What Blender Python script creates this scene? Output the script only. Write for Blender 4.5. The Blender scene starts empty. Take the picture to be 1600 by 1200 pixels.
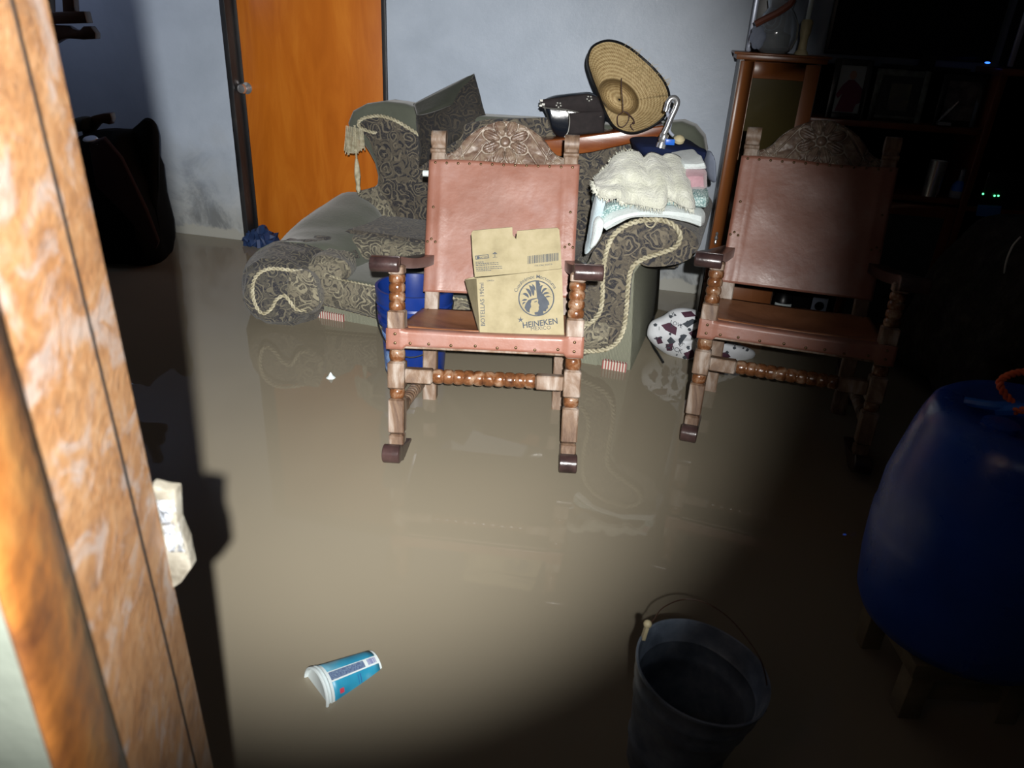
import bpy, bmesh, math, random
from mathutils import Vector as V, Matrix, noise as mnoise
random.seed(7)
S = bpy.context.scene
COL = S.collection
PI = math.pi

# ---------------------------------------------------------------- camera
FPX = 1160.0
EYE = V((0, 0, 1.25))
down = V((665-800, -(2995-600), -FPX)).normalized()      # where the verticals meet, in camera axes
upc = -down
fwd = V((0, 0, -1)); fyc = (fwd - fwd.dot(upc)*upc).normalized(); rxc = fyc.cross(upc)
ROT = Matrix((rxc, fyc, upc))                             # camera axes -> world axes
cam = bpy.data.cameras.new('camera'); camo = bpy.data.objects.new('camera', cam); COL.objects.link(camo)
cam.sensor_width = 36; cam.lens = FPX/1600*36; cam.clip_start = .02; cam.clip_end = 50
camo.matrix_world = Matrix.Translation(EYE) @ ROT.to_4x4()
cam.dof.use_dof = True; cam.dof.focus_distance = 2.6; cam.dof.aperture_fstop = 7.0
S.camera = camo

def ray(x, y): return ROT @ V((x-800, -(y-600), -FPX))
def at(x, y, Y):                                          # point of the scene at depth Y (world Y)
    r = ray(x, y); return EYE + r*(Y/r.y)
def atz(x, y, z=0):
    r = ray(x, y); return EYE + r*((z-EYE.z)/r.z)
def onp(x, y, p, n):
    r = ray(x, y); return EYE + r*((V(p)-EYE).dot(V(n))/r.dot(V(n)))

# ---------------------------------------------------------------- world, exposure, lamps
S.view_settings.view_transform = 'Standard'; S.view_settings.look = 'None'
S.view_settings.gamma = 1; S.view_settings.use_curve_mapping = False
S.view_settings.exposure = 0.0
w = bpy.data.worlds.new('night'); S.world = w; w.use_nodes = True
w.node_tree.nodes['Background'].inputs[0].default_value = (.55, .62, .8, 1)
w.node_tree.nodes['Background'].inputs[1].default_value = .004

LP = V((.035, -.22, 1.38))
tgt = at(560, 385, 2.4)
def spot(name, power, half, blend, loc, target, size, col):
    l = bpy.data.lights.new(name, 'SPOT'); l.energy = power; l.spot_size = 2*math.radians(half); l.spot_blend = blend
    l.shadow_soft_size = size; l.color = col
    o = bpy.data.objects.new(name, l); COL.objects.link(o); o.location = loc
    o.rotation_euler = (target-loc).to_track_quat('-Z', 'Y').to_euler(); return o
spot('head_torch_beam', 680, 33.5, .85, LP, tgt, .012, (1.0, .985, .95))
l = bpy.data.lights.new('head_torch_spill', 'POINT'); l.energy = .75; l.shadow_soft_size = .03; l.color = (.85, .92, 1)
o = bpy.data.objects.new('head_torch_spill', l); COL.objects.link(o); o.location = LP
l = bpy.data.lights.new('added_blue_fill', 'AREA'); l.energy = 2.4; l.size = .5; l.size_y = .6; l.shape = 'RECTANGLE'; l.color = (.66, .74, 1)  # added blue fill to lift the shadowed left wall, no such source in view
o = bpy.data.objects.new('added_blue_fill', l); COL.objects.link(o); o.location = (-2.93, 3.75, 1.75)
o.rotation_euler = (0, math.radians(-70), math.radians(35))

# ---------------------------------------------------------------- materials
MATS = {}
def new_mat(name):
    m = bpy.data.materials.new(name); m.use_nodes = True; nt = m.node_tree
    return m, nt, nt.nodes['Principled BSDF']
def c4(c): return (c[0], c[1], c[2], 1)
def mapped(nt, scale=(1, 1, 1), coord='Object'):
    tc = nt.nodes.new('ShaderNodeTexCoord'); mp = nt.nodes.new('ShaderNodeMapping')
    nt.links.new(tc.outputs[coord], mp.inputs[0]); mp.inputs['Scale'].default_value = scale
    return mp.outputs[0]
def ramp(nt, src, stops, const=False):
    r = nt.nodes.new('ShaderNodeValToRGB'); nt.links.new(src, r.inputs[0]); e = r.color_ramp.elements
    while len(e) < len(stops): e.new(.5)
    for k, (p, c) in enumerate(stops): e[k].position = p; e[k].color = c4(c)
    if const: r.color_ramp.interpolation = 'CONSTANT'
    return r.outputs[0]
def noise_t(nt, vec, scale, detail=5, rough=.55, dist=0):
    n = nt.nodes.new('ShaderNodeTexNoise'); nt.links.new(vec, n.inputs['Vector'])
    n.inputs['Scale'].default_value = scale; n.inputs['Detail'].default_value = detail
    n.inputs['Roughness'].default_value = rough; n.inputs['Distortion'].default_value = dist
    return n.outputs['Fac']
def bump(nt, b, src, strength, dist=.01):
    n = nt.nodes.new('ShaderNodeBump'); n.inputs['Strength'].default_value = strength; n.inputs['Distance'].default_value = dist
    nt.links.new(src, n.inputs['Height']); nt.links.new(n.outputs[0], b.inputs['Normal'])
def mixc(nt, fac, a, b_):
    n = nt.nodes.new('ShaderNodeMix'); n.data_type = 'RGBA'
    nt.links.new(fac, n.inputs[0])
    for s, v in ((6, a), (7, b_)):
        if isinstance(v, tuple): n.inputs[s].default_value = c4(v)
        else: nt.links.new(v, n.inputs[s])
    return n.outputs[2]
def mmath(nt, op, a, b_=None):
    n = nt.nodes.new('ShaderNodeMath'); n.operation = op
    for s, v in ((0, a), (1, b_)):
        if v is None: continue
        if isinstance(v, (int, float)): n.inputs[s].default_value = v
        else: nt.links.new(v, n.inputs[s])
    return n.outputs[0]
def M(name, stops, scale=6, rough=.5, metal=0, bmp=0, bscale=None, detail=5, dist=0, stretch=(1, 1, 1), spec=.5,
      sheen=0, bdist=.004, rv=0, emit=None, es=0, coat=0):
    m, nt, b = new_mat(name)
    b.inputs['Roughness'].default_value = rough; b.inputs['Metallic'].default_value = metal
    b.inputs['Specular IOR Level'].default_value = spec; b.inputs['Sheen Weight'].default_value = sheen
    b.inputs['Coat Weight'].default_value = coat
    vec = mapped(nt, stretch)
    if len(stops) == 1: stops = [(.3, tuple(x*.85 for x in stops[0][1])), (.7, tuple(min(1, x*1.12) for x in stops[0][1]))]
    f = noise_t(nt, vec, scale, detail, .6, dist)
    nt.links.new(ramp(nt, f, stops), b.inputs['Base Color'])
    if rv: nt.links.new(ramp(nt, noise_t(nt, vec, scale*1.7), [(.3, (rough-rv,)*3), (.7, (rough+rv,)*3)]), b.inputs['Roughness'])
    if bmp: bump(nt, b, noise_t(nt, vec, bscale or scale*4, 4), bmp, bdist)
    if emit: b.inputs['Emission Color'].default_value = c4(emit); b.inputs['Emission Strength'].default_value = es
    MATS[name] = m; return m

# painted plaster wall: blue-grey paint, rubbed patches, damp stains and bare lighter plaster by the floor
def wall_mat():
    m, nt, b = new_mat('wall_paint')
    tc = nt.nodes.new('ShaderNodeTexCoord'); geo = nt.nodes.new('ShaderNodeNewGeometry')
    vec = geo.outputs['Position']
    col = ramp(nt, noise_t(nt, vec, 2.2, 8, .62, .4), [(.3, (.34, .395, .475)), (.55, (.40, .46, .55)), (.75, (.45, .51, .60))])
    sep = nt.nodes.new('ShaderNodeSeparateXYZ'); nt.links.new(vec, sep.inputs[0])
    z = mmath(nt, 'ADD', sep.outputs[2], mmath(nt, 'MULTIPLY', noise_t(nt, vec, 3.5, 6, .6), .7))
    low = ramp(nt, z, [(.42, (1, 1, 1)), (.95, (0, 0, 0))])
    stain = ramp(nt, noise_t(nt, vec, 4.5, 8, .65, .6), [(.36, (.17, .18, .185)), (.5, (.33, .345, .345)), (.7, (.43, .44, .43))])
    col = mixc(nt, low, col, stain)
    z2 = mmath(nt, 'ADD', sep.outputs[2], mmath(nt, 'MULTIPLY', noise_t(nt, vec, 12, 6, .6), .12))
    peel = ramp(nt, z2, [(.11, (1, 1, 1)), (.125, (0, 0, 0))])
    col = mixc(nt, peel, col, (.34, .34, .31))
    nt.links.new(col, b.inputs['Base Color'])
    b.inputs['Roughness'].default_value = .42; b.inputs['Specular IOR Level'].default_value = .35
    bump(nt, b, noise_t(nt, vec, 9, 8, .7), .25, .01)
    return m
WALL = wall_mat()
def water_mat():
    m, nt, b = new_mat('muddy_water')
    geo = nt.nodes.new('ShaderNodeNewGeometry')
    col = ramp(nt, noise_t(nt, geo.outputs['Position'], .9, 3, .5, .5), [(.3, (.218, .190, .140)), (.7, (.246, .216, .160))])
    nt.links.new(col, b.inputs['Base Color'])
    b.inputs['Roughness'].default_value = .02; b.inputs['IOR'].default_value = 1.33
    bump(nt, b, noise_t(nt, geo.outputs['Position'], 5, 2, .4), .015, .01)
    return m
WATER = water_mat()
def rust_mat():
    m, nt, b = new_mat('rusty_steel')
    vec = mapped(nt, (1, .5, 1))
    n1 = noise_t(nt, vec, 38, 9, .68, .5); n2 = noise_t(nt, vec, 130, 6, .7, .3); n3 = noise_t(nt, vec, 9, 5, .6)
    a = ramp(nt, n1, [(.3, (.05, .02, .010)), (.45, (.17, .068, .016)), (.58, (.22, .11, .042)), (.72, (.24, .17, .12))])
    c = ramp(nt, n2, [(.3, (.07, .03, .015)), (.5, (.23, .115, .042)), (.7, (.28, .19, .115))])
    f = ramp(nt, n3, [(.35, (.15, .15, .15)), (.65, (.6, .6, .6))])
    g = ramp(nt, noise_t(nt, vec, 22, 7, .7, .8), [(.52, (0, 0, 0)), (.62, (.75, .75, .75))])
    nt.links.new(mixc(nt, g, mixc(nt, f, a, c), (.23, .19, .17)), b.inputs['Base Color'])
    b.inputs['Roughness'].default_value = .62; b.inputs['Metallic'].default_value = .0
    bump(nt, b, n2, .5, .002)
    return m
RUST = rust_mat()
def brocade(name, dark, mid, light, sc=9):
    """woven scrolls: a spiral of thread round every cell centre, on a ground that changes in leafy patches"""
    m, nt, b = new_mat(name)
    vec = mapped(nt)
    def vmath(op, a, b_):
        n = nt.nodes.new('ShaderNodeVectorMath'); n.operation = op; nt.links.new(a, n.inputs[0])
        if isinstance(b_, tuple): n.inputs[1].default_value = b_
        else: nt.links.new(b_, n.inputs[1])
        return n
    wn = nt.nodes.new('ShaderNodeTexNoise'); nt.links.new(vec, wn.inputs['Vector']); wn.inputs['Scale'].default_value = sc*1.3; wn.inputs['Detail'].default_value = 1
    wsub = vmath('SUBTRACT', wn.outputs['Color'], (.5, .5, .5)); wsc = vmath('MULTIPLY', wsub.outputs[0], (.9, .9, .9))
    big = vmath('MULTIPLY', vec, (sc, sc, sc)); q = vmath('ADD', big.outputs[0], wsc.outputs[0])
    v = nt.nodes.new('ShaderNodeTexVoronoi'); nt.links.new(q.outputs[0], v.inputs['Vector']); v.inputs['Scale'].default_value = 1
    d = vmath('SUBTRACT', q.outputs[0], v.outputs['Position']); sep = nt.nodes.new('ShaderNodeSeparateXYZ'); nt.links.new(d.outputs[0], sep.inputs[0])
    ang = mmath(nt, 'DIVIDE', mmath(nt, 'ARCTAN2', sep.outputs[2], sep.outputs[0]), 2*PI)
    spi = mmath(nt, 'PINGPONG', mmath(nt, 'ADD', mmath(nt, 'MULTIPLY', v.outputs['Distance'], 4.2), ang), .5)
    arm = ramp(nt, spi, [(.0, (1, 1, 1)), (.13, (1, 1, 1)), (.19, (0, 0, 0))])
    fine = mmath(nt, 'PINGPONG', mmath(nt, 'MULTIPLY', noise_t(nt, vec, sc*1.6, 1, .4, 2.5), 16), 1)
    fl_ = ramp(nt, fine, [(.0, (.8, .8, .8)), (.2, (.8, .8, .8)), (.3, (0, 0, 0))])
    patch = noise_t(nt, vec, sc*.8, 4, .55, 1.0)
    ground = ramp(nt, patch, [(0, mid), (.45, mid), (.5, dark), (1, dark)])
    thread = ramp(nt, patch, [(0, dark), (.40, dark), (.48, light), (1, mid)])
    col = mixc(nt, arm, mixc(nt, mmath(nt, 'MULTIPLY', fl_, .6), ground, light), thread)
    nt.links.new(col, b.inputs['Base Color'])
    b.inputs['Roughness'].default_value = .8; b.inputs['Sheen Weight'].default_value = .15
    bump(nt, b, mmath(nt, 'ADD', arm, noise_t(nt, vec, 160, 3)), .3, .003)
    MATS[name] = m; return m
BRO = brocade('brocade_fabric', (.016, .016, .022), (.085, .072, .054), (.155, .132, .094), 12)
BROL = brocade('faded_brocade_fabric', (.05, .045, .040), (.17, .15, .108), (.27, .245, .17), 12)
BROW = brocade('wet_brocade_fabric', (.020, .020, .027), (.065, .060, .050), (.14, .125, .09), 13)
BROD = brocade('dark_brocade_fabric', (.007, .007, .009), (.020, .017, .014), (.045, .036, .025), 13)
VEL = M('olive_velvet', [(.3, (.062, .070, .052)), (.7, (.095, .104, .078))], 5, .85, sheen=.35, bmp=.3, bscale=60)
VELD = M('dark_olive_velvet', [(.3, (.018, .021, .014)), (.7, (.028, .031, .021))], 5, .85, sheen=.3, bmp=.3, bscale=60)
def ribbed():
    m, nt, b = new_mat('ribbed_olive_fabric')
    vec = mapped(nt)
    wv = nt.nodes.new('ShaderNodeTexWave'); nt.links.new(vec, wv.inputs['Vector']); wv.inputs['Scale'].default_value = 55
    wv.bands_direction = 'X'; wv.inputs['Distortion'].default_value = 1.5; wv.inputs['Detail Scale'].default_value = 1
    col = ramp(nt, wv.outputs['Fac'], [(.1, (.13, .135, .10)), (.8, (.235, .24, .18))])
    nt.links.new(col, b.inputs['Base Color']); b.inputs['Roughness'].default_value = .85
    bump(nt, b, wv.outputs['Fac'], .4, .003); return m
RIB = ribbed()
ROPE = M('cream_rope', [(.35, (.30, .265, .17)), (.65, (.56, .52, .38))], 40, .75, bmp=.4, bscale=200)
def wood_mat(name, a, b_, c, sc=8, rough=.35, st=(1, 1, .15), bm=.2, coat=0):
    return M(name, [(.3, a), (.5, b_), (.68, c)], sc, rough, bmp=bm, bscale=sc*5, detail=8, dist=.6, stretch=st, rv=.1, coat=coat)
WW = wood_mat('weathered_wood', (.055, .024, .014), (.18, .115, .075), (.38, .33, .29), 16, .5, (1, 1, .35), .4)
WB = wood_mat('varnished_beads', (.04, .014, .007), (.15, .058, .022), (.32, .22, .15), 26, .22, (1, 1, 1), .2)
WA = M('dark_polished_wood', [(.3, (.022, .012, .012)), (.7, (.065, .036, .034))], 20, .28, bmp=.15, stretch=(1, .2, 1))
WC = M('carved_wood', [(.3, (.10, .05, .034)), (.5, (.24, .165, .12)), (.7, (.38, .32, .25))], 22, .42, bmp=.35, bscale=90)
def carved():
    m, nt, b = new_mat('carved_dusty_wood'); vec = mapped(nt)
    a = nt.nodes.new('ShaderNodeAttribute'); a.attribute_name = 'relief'
    base = ramp(nt, noise_t(nt, vec, 24, 8, .65, .5), [(.3, (.05, .025, .016)), (.5, (.13, .082, .058)), (.7, (.23, .18, .13))])
    dust = ramp(nt, mmath(nt, 'ADD', mmath(nt, 'MULTIPLY', a.outputs['Fac'], .5), .5), [(.30, (1, 1, 1)), (.46, (0, 0, 0))])
    nt.links.new(mixc(nt, mmath(nt, 'MULTIPLY', dust, .85), base, (.42, .37, .32)), b.inputs['Base Color']); b.inputs['Roughness'].default_value = .4
    bump(nt, b, noise_t(nt, vec, 90, 4), .35, .003); return m
WC = carved()
WD = M('dark_walnut', [(.3, (.03, .012, .006)), (.7, (.07, .03, .015))], 8, .35, stretch=(1, 1, .15), bmp=.1)
CABW = M('cabinet_wood', [(.3, (.15, .045, .012)), (.7, (.25, .085, .024))], 9, .3, stretch=(1, 1, .12), bmp=.1)
CABD = M('cabinet_wood_dark', [(.3, (.10, .024, .008)), (.7, (.17, .045, .015))], 9, .35, stretch=(1, 1, .12), bmp=.1)
LEA = M('tan_leather', [(.3, (.20, .078, .050)), (.5, (.25, .108, .076)), (.68, (.29, .170, .150))], 4.5, .40, bmp=.25, bscale=30, detail=7, rv=.1)
LEAS = M('brown_seat_leather', [(.3, (.22, .085, .035)), (.7, (.34, .15, .075))], 6, .4, bmp=.2, bscale=40)
NAIL = M('brass_nail', [(0, (.10, .06, .03)), (1, (.2, .13, .07))], 9, .35, metal=.8)
def door_mat():
    m, nt, b = new_mat('orange_door_veneer')
    vec = mapped(nt, (1, 1, .16))
    n = noise_t(nt, vec, 7, 8, .6, 1.2)
    big = noise_t(nt, vec, 2.2, 3, .5)
    col = ramp(nt, n, [(.3, (.42, .108, .008)), (.5, (.52, .145, .012)), (.7, (.62, .20, .02))])
    col2 = mixc(nt, ramp(nt, big, [(.35, (0, 0, 0)), (.7, (.5, .5, .5))]), col, (.36, .085, .006))
    nt.links.new(col2, b.inputs['Base Color']); b.inputs['Roughness'].default_value = .33
    bump(nt, b, n, .06, .002); return m
DOOR = door_mat()
BLK = M('black_painted_wood', [(.35, (.008, .009, .011)), (.62, (.022, .022, .024)), (.8, (.10, .085, .065))], 14, .45, stretch=(1, 1, .2), bmp=.3)
CHROME = M('chrome', [(0, (.7, .72, .75)), (1, (.8, .8, .82))], 3, .22, metal=.85)
BLACK = M('black_plastic', [(.3, (.004, .004, .005)), (.7, (.008, .008, .009))], 5, .35)
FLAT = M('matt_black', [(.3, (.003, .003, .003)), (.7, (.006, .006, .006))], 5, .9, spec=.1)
CARD = M('cardboard', [(.3, (.22, .185, .105)), (.5, (.27, .23, .135)), (.7, (.31, .265, .165))], 18, .8, bmp=.15, bscale=50, detail=7)
INK = M('dark_ink', [(.3, (.035, .042, .055)), (.7, (.055, .065, .08))], 40, .8)
BPAIL = M('blue_pail_plastic', [(.3, (.005, .022, .15)), (.7, (.009, .036, .22))], 5, .3, bmp=.1)
LABEL = M('peeling_pale_label', [(.35, (.02, .04, .22)), (.5, (.12, .22, .48)), (.7, (.35, .5, .75))], 20, .5, detail=8)
DRUM = M('blue_drum_plastic', [(.3, (.006, .045, .30)), (.6, (.010, .062, .40)), (.8, (.04, .10, .38))], 6, .32, bmp=.2, bscale=30, detail=8, rv=.1)
GALV = M('galvanised_steel', [(.3, (.10, .13, .18)), (.5, (.20, .25, .33)), (.7, (.32, .38, .48))], 14, .42, metal=.3, bmp=.25, bscale=30, detail=8, rv=.12)
CREAM = M('cream_fleece', [(.3, (.50, .51, .42)), (.5, (.60, .61, .52)), (.7, (.70, .71, .64))], 14, .95, sheen=.5, bmp=.9, bscale=120, bdist=.008)
WHT = M('white_terry', [(.3, (.55, .62, .62)), (.7, (.74, .80, .80))], 12, .95, sheen=.3, bmp=.8, bscale=160)
PINK = M('pink_fleece', [(.3, (.42, .235, .27)), (.5, (.50, .30, .34)), (.7, (.60, .44, .47))], 16, .95, sheen=.5, bmp=.6, bscale=120)
LBT = M('pale_blue_terry', [(.3, (.38, .50, .56)), (.7, (.62, .72, .76))], 12, .95, sheen=.2, bmp=.6, bscale=150)
def teal():
    m, nt, b = new_mat('teal_white_knit')
    vec = mapped(nt)
    v = nt.nodes.new('ShaderNodeTexVoronoi'); v.feature = 'DISTANCE_TO_EDGE'; nt.links.new(vec, v.inputs['Vector']); v.inputs['Scale'].default_value = 95
    col = ramp(nt, v.outputs['Distance'], [(.03, (.14, .27, .27)), (.14, (.52, .64, .63))])
    nt.links.new(col, b.inputs['Base Color']); b.inputs['Roughness'].default_value = .9; bump(nt, b, v.outputs['Distance'], .5, .003)
    return m
TEAL = teal()
NAVY = M('navy_cloth', [(.3, (.005, .009, .036)), (.7, (.010, .018, .062))], 8, .9, bmp=.4, bscale=14, spec=.2)
GREYB = M('blue_grey_cloth', [(.3, (.17, .20, .27)), (.7, (.25, .28, .36))], 8, .85, bmp=.3)
BLUEC = M('blue_crumpled_cloth', [(.3, (.006, .02, .07)), (.7, (.02, .05, .15))], 14, .6, bmp=.6, bscale=25)
PLATHER = M('black_patent_leather', [(.3, (.006, .008, .013)), (.7, (.014, .018, .027))], 8, .22, bmp=.15)
DULL = M('dull_silver', [(0, (.16, .16, .15)), (1, (.26, .26, .24))], 30, .45, metal=.6)
SUEDE = M('brown_black_suede', [(.3, (.010, .007, .008)), (.7, (.020, .014, .015))], 30, .85, bmp=.4)
BOARDW = M('glossy_red_brown_wood', [(.3, (.10, .022, .005)), (.5, (.19, .05, .012)), (.7, (.30, .095, .025))], 12, .22, stretch=(.12, 1, 1), bmp=.08, coat=.3)
DKRED = M('dark_red_cloth', [(.3, (.02, .003, .004)), (.7, (.035, .006, .007))], 6, .85, bmp=.3)
DKGRN = M('dark_green_cloth', [(.3, (.012, .014, .010)), (.7, (.02, .022, .015))], 6, .85)
PAPER = M('stained_white_paper', [(.3, (.03, .025, .017)), (.5, (.085, .078, .062)), (.7, (.12, .12, .108))], 30, .6, bmp=.6, bscale=60, detail=8)
FOIL = M('crumpled_clear_tape', [(.35, (.05, .045, .04)), (.5, (.12, .13, .145)), (.65, (.24, .26, .29))], 60, .25, bmp=1, bscale=90, bdist=.01)
OUTER = M('grey_green_plaster', [(.3, (.03, .036, .028)), (.7, (.045, .052, .042))], 12, .8, bmp=.4)
CUPW = M('white_paper_cup', [(.3, (.64, .72, .74)), (.7, (.70, .78, .79))], 5, .45)
CUPB = M('cyan_cup_print', [(.3, (.018, .22, .38)), (.5, (.03, .30, .48)), (.75, (.2, .42, .54))], 16, .4, detail=2)
CUPT = M('violet_cup_print', [(.35, (.04, .06, .18)), (.5, (.12, .18, .30)), (.65, (.18, .26, .36))], 190, .5, detail=3, stretch=(1, 3, 3))
VIOL = M('violet_ink', [(0, (.03, .03, .25)), (1, (.05, .05, .32))], 5, .5)
REDI = M('red_ink', [(0, (.5, .04, .08)), (1, (.6, .06, .1))], 5, .5)
ORANGE = M('orange_rope', [(.3, (.65, .10, .03)), (.7, (.85, .17, .06))], 40, .7, bmp=.4)
BPLAST = M('bright_blue_plastic', [(.3, (.01, .10, .55)), (.7, (.02, .18, .75))], 20, .35)
STOOLW = M('old_grey_wood', [(.3, (.09, .075, .045)), (.7, (.2, .17, .11))], 12, .8, bmp=.5, stretch=(.2, 1, 1))
SILV = M('silver_plastic', [(.3, (.42, .46, .58)), (.7, (.55, .6, .72))], 4, .3, metal=.3)
PHOTO_BG = M('photo_background', [(.3, (.24, .28, .31)), (.7, (.30, .34, .37))], 5, .3)
MAROON = M('maroon_print', [(.3, (.10, .01, .04)), (.7, (.15, .02, .06))], 8, .4)
SKIN = M('skin_print', [(.3, (.3, .18, .14)), (.7, (.38, .24, .19))], 8, .4)
CANV = M('cream_wax', [(.3, (.42, .36, .20)), (.7, (.55, .48, .30))], 10, .5)
GLASSY = M('yellowish_glass_door', [(.3, (.035, .028, .008)), (.7, (.06, .045, .014))], 3, .12, stretch=(1, 1, .3))
BRICKD = M('rough_dark_blanket', [(.3, (.010, .008, .007)), (.55, (.03, .024, .021)), (.75, (.06, .048, .042))], 16, .95, bmp=.9, bscale=40, bdist=.02)
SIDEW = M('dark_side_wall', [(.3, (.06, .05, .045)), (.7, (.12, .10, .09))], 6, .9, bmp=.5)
TILE = M('wet_concrete_floor', [(.3, (.12, .10, .08)), (.7, (.18, .15, .12))], 6, .7)
CEIL = M('white_ceiling', [(.3, (.5, .5, .48)), (.7, (.58, .58, .56))], 3, .8)
LEDB = M('blue_led', [(0, (.05, .15, 1)), (1, (.05, .15, 1))], 1, emit=(.03, .15, 1), es=3)
LEDG = M('green_led', [(0, (.1, .9, .3)), (1, (.1, .9, .3))], 1, emit=(.1, 1, .3), es=3)
SCREEN = M('blue_lcd_label', [(.3, (.03, .14, .5)), (.7, (.06, .2, .62))], 9, .4)
CABLEW = M('white_cable', [(0, (.6, .62, .62)), (1, (.7, .7, .7))], 5, .4)
BROWNR = M('brown_ribbon', [(.3, (.12, .035, .02)), (.7, (.2, .06, .035))], 9, .5)
CLEAR, _nt, _b = new_mat('clear_glass'); _b.inputs['Transmission Weight'].default_value = .85; _b.inputs['Roughness'].default_value = .08; _b.inputs['Base Color'].default_value = (.8, .85, .9, 1)
STRIPE = None
def stripes():
    m, nt, b = new_mat('red_white_fringe'); vec = mapped(nt)
    wv = nt.nodes.new('ShaderNodeTexWave'); nt.links.new(vec, wv.inputs['Vector']); wv.inputs['Scale'].default_value = 28
    nt.links.new(ramp(nt, wv.outputs['Fac'], [(.4, (.28, .08, .07)), (.6, (.5, .48, .42))]), b.inputs['Base Color']); b.inputs['Roughness'].default_value = .9
    return m
STRIPE = stripes()
def straw():
    m, nt, b = new_mat('woven_straw')
    a = nt.nodes.new('ShaderNodeAttribute'); a.attribute_name = 'weave'
    sep = nt.nodes.new('ShaderNodeSeparateXYZ'); nt.links.new(a.outputs['Vector'], sep.inputs[0])
    ring = mmath(nt, 'PINGPONG', mmath(nt, 'MULTIPLY', sep.outputs[0], 17), .5)
    seg = mmath(nt, 'PINGPONG', mmath(nt, 'ADD', mmath(nt, 'MULTIPLY', sep.outputs[1], 75), mmath(nt, 'MULTIPLY', sep.outputs[0], 17)), .5)
    n = noise_t(nt, mapped(nt), 60, 5, .7)
    v = mmath(nt, 'ADD', mmath(nt, 'MULTIPLY', ring, .6), mmath(nt, 'ADD', mmath(nt, 'MULTIPLY', seg, .5), mmath(nt, 'MULTIPLY', n, .75)))
    nt.links.new(ramp(nt, v, [(.25, (.13, .075, .028)), (.55, (.32, .225, .10)), (.95, (.55, .43, .23))]), b.inputs['Base Color'])
    b.inputs['Roughness'].default_value = .7; bump(nt, b, v, .8, .004)
    return m
STRAW = straw()

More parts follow.
